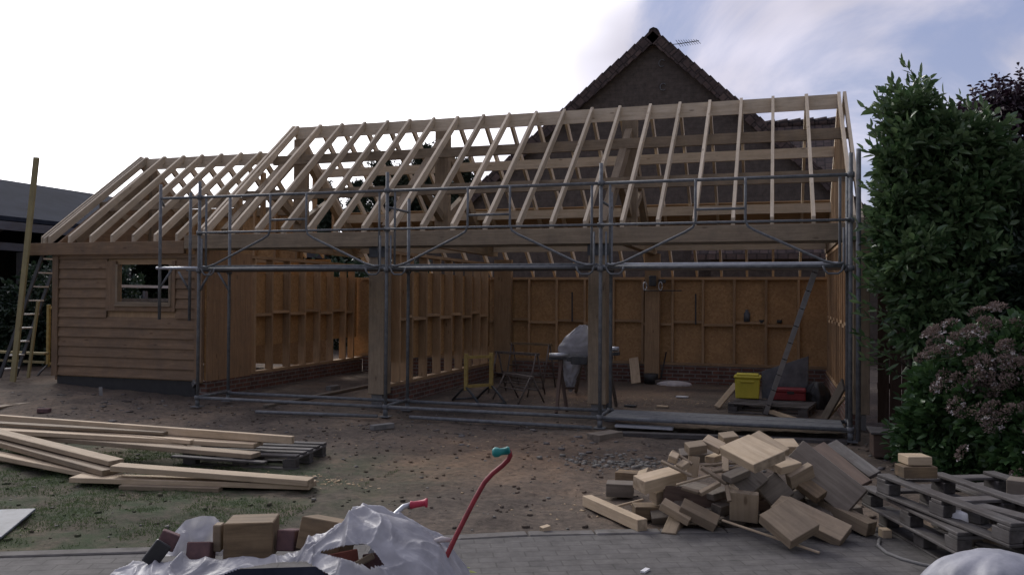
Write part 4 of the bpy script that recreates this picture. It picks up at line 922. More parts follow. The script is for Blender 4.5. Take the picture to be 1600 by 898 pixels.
oc((1213, 696), (1245, 696), .15, .06, 'pine', 'pale plank end at the back right of the heap', F1, (.50, .50))
oc((1208, 730), (1240, 722), .16, .06, 'pine', 'pale flat piece right of the topmost slabs', F1, (.44, .46))
oc((1238, 708), (1338, 786), .26, .05, 'old', 'big wide brown plank sloping down to the right', (-.42, -.62, .62), (.50, .20))
oc((1252, 754), (1284, 777), .12, .06, 'oak', 'yellowish block resting on the big wide plank', F1, (.32, .24))
oc((1283, 787), (1362, 826), .11, .10, 'beam', 'square beam ending at the far right front', z=(.15, .06))
oc((1272, 798), (1330, 820), .2, .03, 'old', 'thin flat board under the square beam', z=(.10, .04))
oc((1213, 786), (1322, 838), .20, .07, 'beam', 'wide thick plank running to the front right', F1, (.20, .05))
oc((1208, 797), (1258, 838), .27, .08, 'beam', 'broad thick slab at the very front', F1, (.22, .10))
oc((1376, 832), (1390, 832), .08, .06, 'pine', 'small loose block right of the square beam', z=(.03, .03))
oc((1184, 806), (1214, 806), .12, .06, 'old', 'dark block between upright board and front slab', z=(.06, .06))
oc((1128, 812), (1281, 863), .018, .015, 'pine', 'long thin pale stick lying out on the paving', z=(.09, .02))
oc((962, 791), (1005, 780), .018, .018, 'pine', 'thin stick behind the orange brown block', z=(.02, .05))
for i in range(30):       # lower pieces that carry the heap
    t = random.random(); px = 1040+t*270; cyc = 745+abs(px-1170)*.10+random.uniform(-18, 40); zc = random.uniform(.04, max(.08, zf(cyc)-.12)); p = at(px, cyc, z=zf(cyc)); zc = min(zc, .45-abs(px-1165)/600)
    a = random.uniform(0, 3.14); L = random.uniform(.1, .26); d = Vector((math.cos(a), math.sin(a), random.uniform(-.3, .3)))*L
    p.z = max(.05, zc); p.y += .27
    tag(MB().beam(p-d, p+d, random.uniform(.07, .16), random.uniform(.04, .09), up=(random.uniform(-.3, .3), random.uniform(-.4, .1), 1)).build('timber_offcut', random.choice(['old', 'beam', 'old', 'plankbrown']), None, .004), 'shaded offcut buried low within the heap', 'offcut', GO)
plank((1277, 697, .34), (1350, 758, .16), .15, .03, 'plankbrown', 'grey weathered board with grit sloping beside the big plank', (-.3, -.4, .8), name='old_board', cat='board')
plank((1300, 692, .34), (1368, 742, .20), .11, .03, 'oldgrey', 'second grey weathered board, nearer the garage, touching the pallets', (-.3, -.4, .8), name='old_board', cat='board')

# ------------------------------------------------------------ PALLETS ON THE RIGHT
GP = 'old pallets dumped at the right'
pallet((1372, 790), (1487, 853), 0, 'lowest pallet in front, its near edge on the dirt', L=1.2, W=.9, group=GP, gap=(3,))
pallet((1346, 758), (1500, 828), .15, 'middle pallet of the dumped stack', L=1.2, W=1.0, group=GP, gap=(1,), tilt=(1, 1))
pallet((1368, 739), (1503, 782), .31, 'upper pallet with missing slats below the stacked blocks', L=1.2, W=1.0, group=GP, gap=(1, 3), tilt=(-1, 2))
pallet((1500, 782), (1600, 806), .24, 'right hand pallet next to the hydrangea, cut off by the edge', L=1.2, W=.8, group=GP, gap=(1, 3), tilt=(2, 1))
plank((1405, 735, .50), (1457, 735, .50), .14, .08, 'oak', 'sawn block with a slanted end lying on the upper pallet', name='timber_block', cat='wood block')
plank((1411, 717, .575), (1448, 717, .575), .15, .06, 'pine', 'pale square block topmost on the upper pallet', name='timber_block', cat='wood block')
plank((1550, 842, .22), (1625, 795, .30), .12, .06, 'beam', 'brown plank resting across the right hand pallet', name='plank')
plank((1470, 820, .20), (1510, 826, .18), .12, .05, 'old', 'dark slat piece on the middle pallet, left of the white tub', name='old_board', cat='board')
plank((1500, 842, .14), (1540, 838, .15), .14, .06, 'old', 'dark block on the lowest pallet behind the white sack', name='timber_block', cat='wood block')
plank((1575, 757, .42), (1640, 765, .42), .16, .10, 'old', 'dark block at the right edge on top of the right hand pallet', name='timber_block', cat='wood block')
p = at(1497, 808, z=.30)
tb = MB().tube([p-Vector((0, 0, .13)), p-Vector((0, 0, .02)), p+Vector((0, 0, .03)), p+Vector((0, 0, .045))], [.05, .06, .055, .02], 14); tag(tb.build('plastic_tub', 'white'), 'small white plastic tub stuck between the pallets', 'tub')
hp = [at(*q, z=.012) for q in ((1374, 842), (1372, 852), (1385, 863), (1410, 873), (1440, 881), (1475, 888), (1500, 886))]
tag(MB().tube(hp, .012, 8).build('hose', 'concrete'), 'pale curved strip lying on the ground left of the white sack', 'strip')
# wooden trough
tr = empty('planter_box', (at(1395, 712, z=0).x, 10.0, 0), 'dark wooden box on the ground at the foot of the laurel', 'box')
o = tr.location; X0, X1 = o.x-.22, o.x+.24
MB().box(X0, X1, 9.72, 9.75, .02, .26).box(X0, X1, 10.12, 10.15, .02, .26).box(X0, X0+.03, 9.752, 10.118, .02, .26).box(X1-.03, X1, 9.752, 10.118, .02, .26).build('sides', 'plankbrown', tr, .004)
MB().box(X0-.03, X1+.03, 9.69, 10.18, .263, .285).build('lid', 'oldgrey', tr, .004)

# ------------------------------------------------------------ SACK, bottom right
def sack(name, c, rx, ry, h, label, cat, seed, mat='plastic', amp=.05):
    V, F = [], []; nu, nv = 64, 34
    for j in range(nv+1):
        ph = j/nv; z = h*(1-(1-ph)**1.0); rr = (1-ph**2.6)**.5*(1-.10*(1-ph))
        for i in range(nu):
            a = 2*math.pi*i/nu; sq = 1+.08*math.cos(4*a); p = Vector((math.cos(a), math.sin(a), z*2.5+seed))
            n1 = 1-abs(noise.noise(p*2.2))*2; n2 = noise.noise(p*5.3); r = rr*sq*(1+amp*(n1*1.2+n2*.7))
            V.append((c.x+rx*r*math.cos(a), c.y+ry*r*math.sin(a), c.z+z*(1+(1-ph)*(.12*noise.noise(p*1.6)+.05*math.cos(3*a)))))
    for j in range(nv):
        for i in range(nu): i2 = (i+1) % nu; F.append((j*nu+i, j*nu+i2, (j+1)*nu+i2, (j+1)*nu+i))
    return tag(npmesh(name, V, F, mat, smooth=True), label, cat)
cS = at(1560, 905, z=.2); sack('rubble_sack', Vector((cS.x, cS.y-.02, 0)), .36, .32, .355, 'filled whitish plastic sack on the paving in the bottom right corner', 'sack', 3.3, 'sack', .11)

# ------------------------------------------------------------ WHEELBARROW HEAP IN THE FOREGROUND
DW = 3.35
def zpx(py, d): return CAM.z-(py-462)/FPX*d
TOPX = [120, 185, 215, 240, 300, 350, 400, 455, 470, 490, 520, 545, 552, 575, 600, 640, 690, 703, 760]
TOPY = [960, 897, 882, 872, 872, 868, 862, 857, 858, 842, 818, 806, 788, 799, 800, 812, 838, 856, 940]
fwd = Vector((Fw.x, Fw.y, 0)).normalized()
V = []; nu, nv = 420, 200
UVp = []
for j in range(nv+1):
    v = -.62+1.0*j/nv          # towards / away from the viewer, metres
    for i in range(nu+1):
        px = 150+(735-150)*i/nu
        x = (px-800)/FPX*DW
        py = float(np.interp(px, TOPX, TOPY)); h = zpx(py, DW)
        k = .75 if px > 500 else .55
        if v < 0: z = h-k*abs(v)**1.45*(1.0+.2*math.sin(px*.03))
        else: z = h-(.9 if px < 480 else .45)*v**1.3
        base = Vector((0, 0, CAM.z))+fwd*(DW+v)+Hh*x*(1+v*.12)
        q = Vector((x*2.6+.5*v, v*3.4-.8*x, 1.3)); q = q+Vector((noise.noise(q*1.3), noise.noise(q*1.3+Vector((9, 0, 0))), 0))*.5; s1 = ((1-abs(noise.noise(q*1.2))*2)**2-.45)*.042; s2 = ((1-abs(noise.noise(q*2.9+Vector((5, 0, 0))))*2)**2-.4)*.020; s3 = ((1-abs(noise.noise(q*7))*2)**2-.5)*.003
        fold = 0
        V.append((base.x, base.y, z+s1+s2+s3+fold)); UVp.append((px, v))
def inpoly(x, y, P):
    c = False; j = len(P)-1
    for i in range(len(P)):
        if (P[i][1] > y) != (P[j][1] > y) and x < (P[j][0]-P[i][0])*(y-P[i][1])/(P[j][1]-P[i][1])+P[i][0]: c = not c
        j = i
    return c
# openings: torn hole over the bricks; gap where the tub shows
def topix(p):
    d = Vector(p)-CAM; z = d.dot(Fw); return 800+FPX*d.dot(Rt)/z, 449-FPX*d.dot(Up)/z
H1 = [(497, 862), (520, 856), (548, 849), (574, 850), (588, 864), (600, 882), (577, 887), (548, 876), (520, 868)]
H2 = [(325, 906), (372, 888), (430, 878), (478, 876), (520, 900), (520, 960), (325, 960)]
F = []
for j in range(nv):
    for i in range(nu):
        a = j*(nu+1)+i; ids = (a, a+1, a+nu+2, a+nu+1); c = sum((Vector(V[k]) for k in ids), Vector())/4; X_, Y_ = topix(c)
        if UVp[a][1] < .12 and (inpoly(X_, Y_, H1) or inpoly(X_, Y_, H2)): continue
        if UVp[a][1] > .03 and 270 < UVp[a][0] < 545: continue
        F.append(ids)
tag(npmesh('plastic_sheet', V, F, 'plastic', smooth=True), 'crumpled white plastic sheet draped over the brick-filled wheelbarrow', 'plastic sheet')
# flap standing behind the left bricks
V, F = [], []; nu2, nv2 = 44, 26
for j in range(nv2+1):
    for i in range(nu2+1):
        px = 258+92*i/nu2; tp = float(np.interp(px, [258, 272, 290, 315, 335, 345, 350], [858, 832, 812, 805, 806, 816, 835])); py = tp+(868-tp)*j/nv2
        q = Vector((px*.03, py*.03, 2)); d = 3.62-.10*(j/nv2)+.05*noise.noise(q*.8)+.025*(1-abs(noise.noise(q*1.1+Vector((3, 0, 0))))*2); V.append(tuple(at(px, py, d=d)))
for j in range(nv2):
    for i in range(nu2): a = j*(nu2+1)+i; F.append((a, a+1, a+nu2+2, a+nu2+1))
tag(npmesh('plastic_bag', V, F, 'plastic', smooth=True), 'puffed white plastic standing up behind the red bricks at the left of the barrow', 'plastic bag')
# barrow: tub, frame, grips
wbp = Vector((0, 0, 0))+fwd*3.35+Hh*(-.92)
wbr = empty('wheelbarrow', (wbp.x, wbp.y, 0), 'blue tubbed wheelbarrow loaded with bricks under white plastic, at the bottom of the frame', 'wheelbarrow')
mb = MB(); 
def L3(a, b, z): return Vector((0, 0, z))+fwd*(3.35+b)+Hh*a
rim = [(-1.42, -.16), (-.42, -.30), (-.42, .36), (-1.42, .24)]; bot = [(-1.15, -.10), (-.62, -.16), (-.62, .22), (-1.15, .16)]
o = len(mb.v); mb.v += [tuple(L3(a, b, .52)) for a, b in rim]+[tuple(L3(a, b, .26)) for a, b in bot]
for i in range(4): k = (i+1) % 4; mb.face((i, k, 4+k, 4+i)[::-1], [(0, 0), (1, 0), (1, 1), (0, 1)])
mb.face((4, 5, 6, 7)[::-1], [(0, 0), (1, 0), (1, 1), (0, 1)])
mb.build('tub', 'blue', wbr)
gp = [at(560, 900, d=3.45), at(592, 838, d=3.6), at(618, 802, d=3.72), at(630, 791, d=3.76), at(642, 787.5, d=3.78)]
h = MB().tube(gp, .0115, 10).build('handle', 'alu', wbr); MB().tube([at(641, 788, d=3.78), at(643, 788, d=3.78), at(646, 788, d=3.78), at(663, 785, d=3.80), at(665, 785, d=3.8), at(668, 785, d=3.8)], [.018, .018, .0155, .0155, .021, .021], 12).build('grip', 'redgrip', h)
MB().tube([L3(-.7, -.1, .25), L3(-.55, -.12, .02)], .014, 8).build('leg', 'alu', wbr); MB().tube([L3(-.7, .2, .25), L3(-.55, .22, .02)], .014, 8).build('leg', 'alu', wbr)
MB().tube([L3(-1.45, -.0, .20), L3(-1.45, .08, .20)], .19, 20).build('wheel', 'black', wbr)
ct = empty('hand_cart', tuple(at(690, 890, d=3.3).xy)+(0,), 'red bent steel handle with teal grip rising beside the wheelbarrow', 'hand cart')
hp = [at(640, 960, d=3.25), at(690, 885, d=3.3), at(712, 838, d=3.34), at(740, 783, d=3.38), at(757, 753, d=3.4), at(770, 739, d=3.41), at(785, 727, d=3.42), at(794, 718, d=3.42), at(797.5, 711, d=3.42), at(796, 704.5, d=3.42), at(790, 703, d=3.42)]
fr = MB().tube(hp, .0100, 12).build('frame', 'red', ct)
MB().tube([at(797, 702, d=3.42), at(794, 703, d=3.42), at(792, 704, d=3.42), at(781, 705.5, d=3.40), at(779, 706, d=3.4), at(773, 706, d=3.40), at(769, 706, d=3.4)], [.012, .017, .0155, .0145, .019, .021, .012], 14).build('grip', 'green', ct)
MB().tube([hp[0], Vector((hp[0].x-.15, hp[0].y-.1, .12))], .012, 10).build('frame', 'red', ct)
MB().tube([at(676, 846, d=3.35), at(690, 842, d=3.36), at(704, 843, d=3.36)], [.009, .013, .009], 8).build('bracket', 'petal', ct)
w0 = Vector((hp[0].x-.15, hp[0].y-.1, .12)); MB().tube([w0-Hh*.2, w0+Hh*.2], .012, 8).build('axle', 'red', ct)
for s in (-1, 1): MB().tube([w0+Hh*s*.2, w0+Hh*(s*.24)], .11, 18).build('wheel', 'black', ct)
def cbox(px0, px1, pyt, pyb, d, dep, mat, label, rot=0, tilt=0, name='brick', cat='brick', group=None, roll=0):
    """box whose front face spans these photo columns/rows at distance d"""
    wd = (px1-px0)/FPX*d; ht = (pyb-pyt)/FPX*d; c = at((px0+px1)/2, (pyt+pyb)/2, d=d)
    ax = Matrix.Rotation(R_(rot), 3, 'Z')@Hh; ay = Matrix.Rotation(R_(rot), 3, 'Z')@fwd; az = Vector((0, 0, 1))
    Rm = Matrix.Rotation(R_(tilt), 3, ax); ay = Rm@ay; az = Rm@az; R2 = Matrix.Rotation(R_(roll), 3, ay); ax = R2@ax; az = R2@az
    c = c+ay*dep/2
    o = MB().beam(c-ax*wd/2, c+ax*wd/2, dep, ht, up=az).build(name, mat, None, .004); return tag(o, label, cat, group)
GB = 'blocks and bricks on the wheelbarrow'
cbox(350, 425, 817, 875, 3.40, .20, 'oak', 'large brown timber block, left of the two big blocks on the barrow', 8, -4, 'timber_block', 'wood block', GB)
cbox(464, 536, 812, 862, 3.42, .18, 'oak', 'large tilted brown timber block, right of the two on the barrow', -8, -12, 'timber_block', 'wood block', GB, roll=7)
cbox(291, 327, 846, 875, 3.38, .1, 'darkbrick', 'reddish brick on plastic, left of the small wood stub', 4, -18, group=GB)
cbox(332, 345, 820, 862, 3.44, .05, 'beam', 'small upright wood stub between brick and big block', 0, 0, 'timber_block', 'wood block', GB)
cbox(431, 460, 828, 860, 3.45, .12, 'darkbrick', 'dark red brick wedged between the two big timber blocks', -6, -12, group=GB)
cbox(248, 276, 832, 858, 3.42, .1, 'darkbrick', 'dark brick leaning at the far left of the barrow load', 20, -10, group=GB, roll=25)
cbox(232, 258, 846, 884, 3.36, .02, 'black', 'black pointed tile edge at the far left of the barrow load', 30, 0, 'roof_tile', 'tile', GB, roll=38)
cbox(505, 560, 862, 888, 3.30, .14, 'redbrick1', 'bright red brick inside the torn opening of the sheet', 12, -20, group=GB, roll=-8)
cbox(562, 598, 864, 892, 3.34, .12, 'darkbrick', 'darker brick at the right end of the torn opening', -30, -15, group=GB, roll=-14)
cbox(545, 584, 872, 882, 3.26, .04, 'beam', 'thin wood scrap lying over the bricks in the opening', 0, -15, 'timber_block', 'wood block', GB, roll=-28)
# yellowish leaf lying on the paving beside the cart
V, F = leaves_mesh(np.array([at(716, 890, z=.05)]*3), np.array([(1, .1, .1), (.6, .4, .2), (-1, -.1, .1)], float), .10, .02); MAT['leafy'] = leafmat('yellow_leaf', (.2, .24, .04), (.26, .3, .06))
tag(npmesh('weed', V, F, 'leafy'), 'yellow green weed leaf beside the red handle on the paving', 'weed')
tag(MB().beam(at(846, 827, z=.02), at(858, 823, z=.03), .05, .035).build('wood_scrap', 'pine'), 'small pale scrap on the kerb line right of the red handle', 'wood scrap')
tag(MB().beam(at(1004, 893, z=.012), at(1012, 888, z=.012), .03, .012).build('paper_scrap', 'white'), 'tiny white scrap on the paving at the bottom', 'scrap')

# ------------------------------------------------------------ THINGS IN THE GARAGE
# leaning aluminium ladder
def ladder(foot, top, side, wd, n, label, r=.02, mat='alu'):
    sm_ = 'darksteel' if mat == 'alu_l' else mat; o = empty('ladder', (foot.x, foot.y, 0), label, 'ladder'); s = Vector(side).normalized()*wd/2; nrm = (top-foot).cross(s).normalized()
    for k in (-1, 1): MB().beam(foot+s*k, top+s*k, .028, .065, up=tuple(nrm)).build('stile', sm_, o)
    for i in range(n):
        p = foot.lerp(top, (i+.6)/n); MB().beam(p-s*.95, p+s*.95, .09 if mat == 'alu_l' else .035, .025, up=(0, 0, 1)).build('rung', mat, o)
        if mat == 'alu':   # plugged rung ends showing on the outer faces of the stiles
            for k in (-1, 1): MB().tube([p+s*k*1.0-s.normalized()*.004*k, p+s*k+s.normalized()*k*.018, ], .016, 8).build('rung_end', 'black', o)
            q = nrm.normalized()
            MB().beam(p-s*1.0-q*.036, p-s*1.0+q*.036, .032, .022).build('rung_end', 'black', o)
    return o
ladder(at(1197, 643, z=.03), at(1277, 414, Y=11.46), Vector((.02, 1, 0)), .36, 9, 'aluminium ladder leaning from the dirt floor against the right scaffold bay')
MAT['alu_l'] = noisy('ladder_aluminium', (.5, .5, .5), (.65, .65, .65), 10, .5, .4, .06, .002)
ladder(at(12, 588, Y=11.85), at(80, 396, Y=11.85), (0, 1, 0), .34, 9, 'aluminium ladder leaning against the outer side of the left wing', mat='alu_l')
pt = at(57, 246, Y=11.5); pb_ = at(20, 596, Y=11.35)
tag(MB().beam(pb_, pt, .10, .045, up=(.1, -1, 0)).build('yellow_plank', 'yellowish', None, .003), 'tall yellow green plank standing at the left end of the wing, poking above it', 'plank')
tag(MB().beam(at(44, 590, Y=11.7), at(60, 470, Y=11.75), .05, .04, up=(.1, -1, 0)).build('batten', 'yellowish', None, .003), 'shorter yellow batten leaning beside the tall yellow plank', 'batten')
# pallet with yellow box, sheet and red case
gpal = pallet((1137, 629), (1262, 637), 0, 'pallet on the garage floor carrying the yellow box', L=1.15, W=.8)
yb = empty('storage_box', tuple(at(1168, 621, z=.15).xy)+(.15,), 'bright yellow lidded plastic box on the pallet in the garage', 'box')
o = yb.location
V8 = lambda x0, x1, y0, y1, z0, z1, tp: MB().hexa([(o.x+x0*tp, o.y+y0*tp, z0), (o.x+x1*tp, o.y+y0*tp, z0), (o.x+x1*tp, o.y+y1*tp, z0), (o.x+x0*tp, o.y+y1*tp, z0), (o.x+x0, o.y+y0, z1), (o.x+x1, o.y+y0, z1), (o.x+x1, o.y+y1, z1), (o.x+x0, o.y+y1, z1)], 1, 1, 1)
V8(-.19, .19, -.14, .14, .15, .46, .93).build('body', 'yellow', yb, .012)
MB().box(o.x-.205, o.x+.205, o.y-.155, o.y+.155, .463, .50).box(o.x-.17, o.x+.17, o.y-.12, o.y+.12, .502, .53).build('lid', 'yellow', yb, .01)
MB().box(o.x-.10, o.x+.10, o.y-.165, o.y-.135, .40, .43).build('handle', 'yellow', yb, .006)
q = [at(1190, 622, Y=13.75), at(1262, 625, Y=13.95), at(1263, 556, Y=14.0), at(1190, 580, Y=13.8)]
tag(MB().poly(q, (.01, .03, 0)).build('leaning_sheet', 'greysheet', None, .003), 'blue grey sheet with a slanted top edge leaning behind the ladder', 'sheet')
rb_ = empty('tool_case', tuple(at(1235, 624, z=.15).xy)+(.15,), 'dark red tool case on the pallet behind the ladder', 'tool case'); o = rb_.location
MB().box(o.x-.27, o.x+.22, o.y-.13, o.y+.13, .15, .27).build('body', 'redbox', rb_, .012); MB().box(o.x-.275, o.x+.225, o.y-.135, o.y+.135, .273, .33).build('lid', 'redbox', rb_, .012); MB().box(o.x-.05, o.x+.05, o.y-.15, o.y-.137, .25, .29).build('latch', 'black', rb_)
sack('dark_bag', Vector((o.x+.40, o.y+.25, 0)), .2, .18, .42, 'dark tool bag standing right of the red case by the wall', 'bag', 8.1, 'black', .1)
plank((1120, 636, .03), (1150, 600, .30), .09, .03, 'pine', 'pale board leaning against the left end of the yellow box', (0, -1, .5), name='short_board', cat='board')
plank((1205, 643, .06), (1245, 656, .03), .08, .05, 'pine', 'pale stub lying in front of the ladder foot', name='short_board', cat='board')
plank((1286, 657, .04), (1318, 600, .62), .16, .03, 'old', 'brown board leaning on the right wall near the scaffold', (-.7, -.6, .3), name='short_board', cat='board')
plank((1292, 655, .04), (1320, 621, .42), .035, .03, 'pine', 'thin pale stick leaning beside the brown board on the right', (-.7, -.6, .3), name='short_board', cat='stick')
pz = at(990, 601, z=.0)
tag(MB().beam(Vector((pz.x, YB-.5, 0)), at(990, 559, Y=YB-.13), .19, .03, up=(0, -1, .2)).build('short_board', 'pine', None, .003), 'pale board leaning on the back wall just left of the back post', 'board')
# broom leaning at the back wall, hanging bits
bt = at(1041, 550, Y=YB-.14); bb = at(1032, 600, Y=YB-.5)
br = empty('broom', (bb.x, bb.y, 0), 'dark broom leaning against the back wall beside the post', 'broom')
MB().tube([Vector((bb.x, bb.y, .08)), bt], .016, 8).build('handle', 'black', br); MB().box(bb.x-.1, bb.x+.2, bb.y-.05, bb.y+.04, .0, .09).build('head', 'ruststeel', br, .005)
sack('dust_sheet', Vector((at(1045, 602, z=0).x+.1, YB-.6, 0)), .28, .16, .09, 'pale crumpled sheet on the floor beside the broom', 'sheet', 5.5, 'petal', .25)
cbx = at(1017, 598, Y=YB-.45); tag(MB().tube([(cbx.x, cbx.y, 0), (cbx.x, cbx.y, .2)], [.13, .15], 16).build('bucket', 'black'), 'black bucket at the foot of the back post', 'bucket')
lp = at(1020, 440, Y=YB-.35); lamp = empty('winch', tuple(lp), 'dark winch with two hanging shackles at the head of the back post', 'winch')
MB().box(lp.x-.07, lp.x+.07, lp.y-.07, lp.y+.03, lp.z-.09, lp.z+.12).box(lp.x+.12, lp.x+.26, lp.y-.04, lp.y+.04, lp.z-.03, lp.z+.05).build('body', 'darksteel', lamp, .01)
for px in (1008, 1032):
    c = at(px, 447, Y=YB-.42); MB().tube([c+Vector((math.cos(t)*.035, 0, math.sin(t)*.085)) for t in np.linspace(0, 6.28, 14)], .012, 6).build('shackle', 'alu', lamp)
MB().tube([at(1005, 454, Y=YB-.4), at(1065, 454, Y=YB-.4)], .012, 6).build('bar', 'darksteel', lamp)
for px, y0, y1, l in ((1087, 459, 507, 'thin dark saw hanging on the back wall in the right bay'), (894, 456, 502, 'thin dark bar hanging on the back wall left of the saw stand')):
    tag(MB().beam(at(px, y1, Y=YB-.12), at(px, y0, Y=YB-.12), .03, .012, up=(0, -1, 0)).build('crow_bar', 'darksteel'), l, 'tool')
c = at(1167, 494, Y=YB-.06); tag(MB().tube([c-Vector((0, 0, .11)), c+Vector((0, 0, .05)), c+Vector((0, 0, .1)), c+Vector((0, 0, .13))], [.06, .06, .03, .03], 14).build('bottle', 'greysheet'), 'grey bottle standing on the wall noggin in the right bay', 'bottle')
for px, l in ((1190, 'small dark pot on the wall noggin right of the bottle'), (1218, 'low dark tin on the wall noggin nearest the ladder')):
    c = at(px, 502, Y=YB-.06); tag(MB().tube([c-Vector((0, 0, .035)), c+Vector((0, 0, .03))], [.045, .05], 12).build('tin', 'darksteel'), l, 'tin')
# mitre saw stand under plastic
sx = at(905, 636, z=0); st = empty('saw_stand', (sx.x+.1, 12.6, 0), 'mitre saw stand with chrome rollers and crossed legs in the middle bay', 'saw stand')
Ys = 12.45
A_, B_ = at(858, 560, Y=Ys), at(968, 552, Y=Ys)
MB().beam(A_, B_, .09, .05).build('rail', 'darksteel', st, .004)
MB().tube([at(859, 555, Y=Ys-.05)+Vector((0, 0, 0)), at(890, 554, Y=Ys-.05)], .035, 14).build('roller', 'alu', st)
MB().tube([at(954, 545, Y=Ys), at(967, 545, Y=Ys)], .035, 14).build('roller', 'alu', st)
for a, b, m_ in ((( 877, 562), (869, 645), 'plankbrown'), ((874, 562), (886, 642), 'plankbrown'), ((908, 566), (900, 612), 'ruststeel'), ((914, 566), (927, 636), 'ruststeel'), ((955, 556), (948, 640), 'darksteel'), ((950, 558), (963, 634), 'ruststeel')):
    q = at(*b, z=.02); MB().beam(q, at(*a, Y=Ys), .045, .04, up=(0, -1, 0)).build('leg', m_, st)
MB().beam(at(882, 606, Y=Ys), at(900, 606, Y=Ys+.05), .03, .03).build('cross_bar', 'plankbrown', st)
c = at(908, 561, Y=Ys-.22); MB().box(c.x-.13, c.x+.12, c.y-.12, c.y+.1, c.z-.07, c.z+.05).box(c.x-.2, c.x-.13, c.y-.1, c.y-.02, c.z-.03, c.z+.04).build('saw_body', 'darksteel', st, .008)
V, F = [], []; nu3, nv3 = 40, 50
prof = [(508, 905, 926), (515, 896, 928), (522, 888, 929), (530, 880, 930), (541, 873, 931), (549, 872, 931), (556, 876, 930), (563, 880, 918), (572, 880, 908), (590, 880, 901), (606, 887, 896), (611, 890, 893)]
pr = np.array(prof, float)
for j in range(nv3+1):
    py = 508+(611-508)*j/nv3; a = np.interp(py, pr[:, 0], pr[:, 1]); b = np.interp(py, pr[:, 0], pr[:, 2])
    for i in range(nu3):
        t = 2*math.pi*i/nu3; px = (a+b)/2-(b-a)/2*math.cos(t); q = Vector((math.cos(t), math.sin(t), j*.07)); dp = .16*math.sin(t)*(b-a)/58+.03*(1-abs(noise.noise(q*2.5))*2)
        V.append(tuple(at(px+2*noise.noise(q*3), py+2*noise.noise(q*2.1), Y=12.5+dp)))
for j in range(nv3):
    for i in range(nu3): i2 = (i+1) % nu3; F.append((j*nu3+i, j*nu3+i2, (j+1)*nu3+i2, (j+1)*nu3+i))
tag(npmesh('dust_bag', V, F, 'plastic', smooth=True), 'white plastic bag draped over the mitre saw in the middle bay', 'plastic bag')
# trestles
def horse(pa, pb, zt, label, mat='ruststeel', topmat=None, dz=.25, rails=(.3, .5)):
    a, b = at(*pa, z=.01), at(*pb, z=.01); o = empty('saw_horse', ((a.x+b.x)/2, (a.y+b.y)/2, 0), label, 'trestle', 'steel trestles in the middle bay')
    d = (b-a).normalized(); nn_ = d.cross(Vector((0, 0, 1)))
    A, B = Vector((a.x, a.y, zt)), Vector((b.x, b.y, zt))
    MB().beam(A-d*.05, B+d*.05, .05, .045).build('top_bar', topmat or mat, o)
    for p, q in ((a, A), (b, B)):
        for s in (-1, 1): MB().tube([Vector((p.x, p.y, .01))+nn_*s*dz, q+nn_*s*.02], .015, 6).build('leg', mat, o)
    for f in rails:
        for s in (-1, 1): MB().tube([a.lerp(A, f)+nn_*s*dz*(1-f), b.lerp(B, f)+nn_*s*dz*(1-f)], .012, 6).build('rail', mat, o)
horse((777, 612), (838, 618), .72, 'frontmost rusty folding trestle near the partition')
horse((800, 602), (858, 606), .82, 'trestle with a wooden top bar behind the front one', topmat='oak')
horse((790, 622), (830, 630), .42, 'low trestle in front of the rusty folding ones', rails=(.5,))
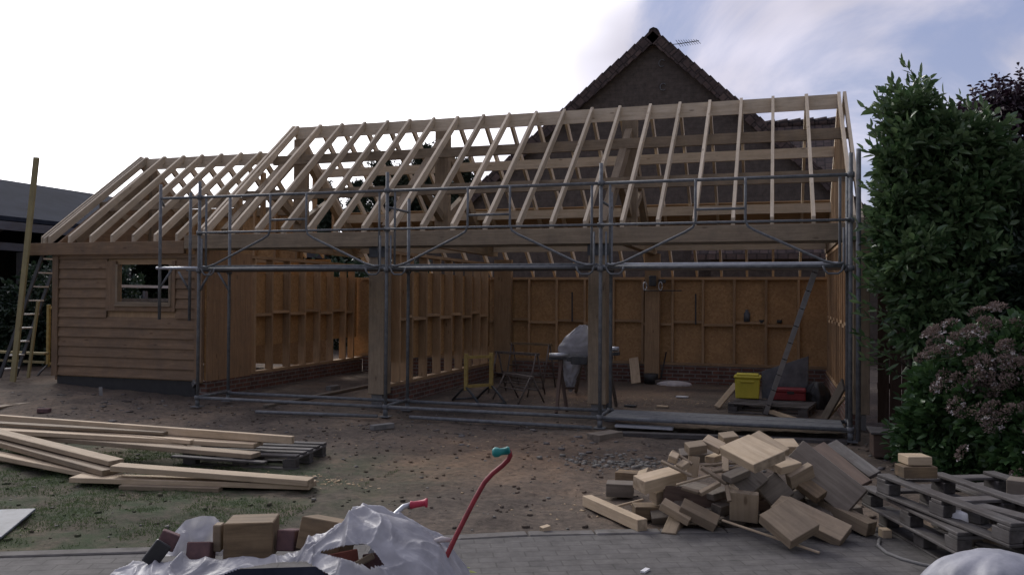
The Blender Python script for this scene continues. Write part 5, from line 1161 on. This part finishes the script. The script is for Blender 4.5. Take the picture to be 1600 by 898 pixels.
def stand(base, w_, z0, z1, label, yaw, fm='yellowpaint'):
    o = empty('yellow_stand', (base.x, base.y, 0), label, 'stand'); d = Vector((math.cos(yaw), math.sin(yaw), 0)); n_ = d.cross(Vector((0, 0, 1)))
    for s in (-.5, .5):
        p = base+d*w_*s; MB().box(p.x-.03, p.x+.03, p.y-.025, p.y+.025, z0, z1).build('upright', fm, o, .003)
        MB().tube([p+n_*.42+Vector((0, 0, .02)), p+n_*.2+Vector((0, 0, z0*.75)), Vector((p.x, p.y, z0+.05)), p-n_*.2+Vector((0, 0, z0*.75)), p-n_*.42+Vector((0, 0, .02))], .02, 8).build('foot', 'darksteel', o)
    a, b = base-d*w_*.5, base+d*w_*.5
    for z in (z0+.06, z1-.06): MB().beam(Vector((a.x, a.y, z)), Vector((b.x, b.y, z)), .04, .045).build('rail', fm, o)
    MB().tube([a+n_*.42+Vector((0, 0, .03)), b+n_*.42+Vector((0, 0, .03))], .018, 6).tube([a-n_*.42+Vector((0, 0, .03)), b-n_*.42+Vector((0, 0, .03))], .018, 6).build('base_bar', 'darksteel', o)
stand(Vector((-4.55, 12.75, 0)), .48, .22, .80, 'worn yellow adjustable stand on dark splayed feet by the partition', R_(52))
stand(Vector((-13.2, 12.9, 0)), .5, .3, 1.5, 'yellow stand beside the ladder left of the wing', R_(10))
tag(MB().beam(Vector((-16, 12.3, .62)), Vector((-12.9, 12.3, .60)), .12, .04).build('yellow_board', 'yellowish'), 'yellow board lying level behind the tall plank at the far left', 'board')
tag(MB().beam(at(-10, 562, Y=13.4), at(72, 566, Y=13.4), .1, .04).build('yellow_board', 'yellowish'), 'lower yellow board near the ground behind the ladder foot', 'board')
plank((415, 634, .03), (582, 601, .03), .10, .04, 'old', 'brown board lying along the floor beside the brick plinth of the left partition', name='floor_board', cat='board')
tag(MB().beam(at(513, 607, z=.04), at(528, 605, z=.04), .12, .09).build('block', 'concrete', None, .004), 'grey block on the dirt floor in the left bay', 'block')
for i, (px, py, l) in enumerate(((935, 636, 'flat scrap of board on the floor left of the middle post'), (1035, 634, 'flat pale scrap on the floor in the right bay'), (985, 633, 'dark strip on the floor just right of the third scaffold post'), (1066, 619, 'small white scrap on the floor in the right bay'))):
    tag(MB().beam(at(px-9, py, z=.02), at(px+9, py+1, z=.02), .10, .02).build('board_scrap', ['pine', 'pine', 'darksteel', 'white'][i]), l, 'scrap')
tag(MB().beam(at(296, 612, z=.03), at(304, 596, Y=11.5), .08, .03, up=(0, -1, 0)).build('short_board', 'concrete'), 'pale offcut propped against the base of the left wing corner', 'board')
tag(MB().beam(at(157, 605, z=.2), at(158, 624, z=.02), .05, .03).build('short_board', 'concrete'), 'small pale stick propped on the batten at the foot of the wing', 'stick')
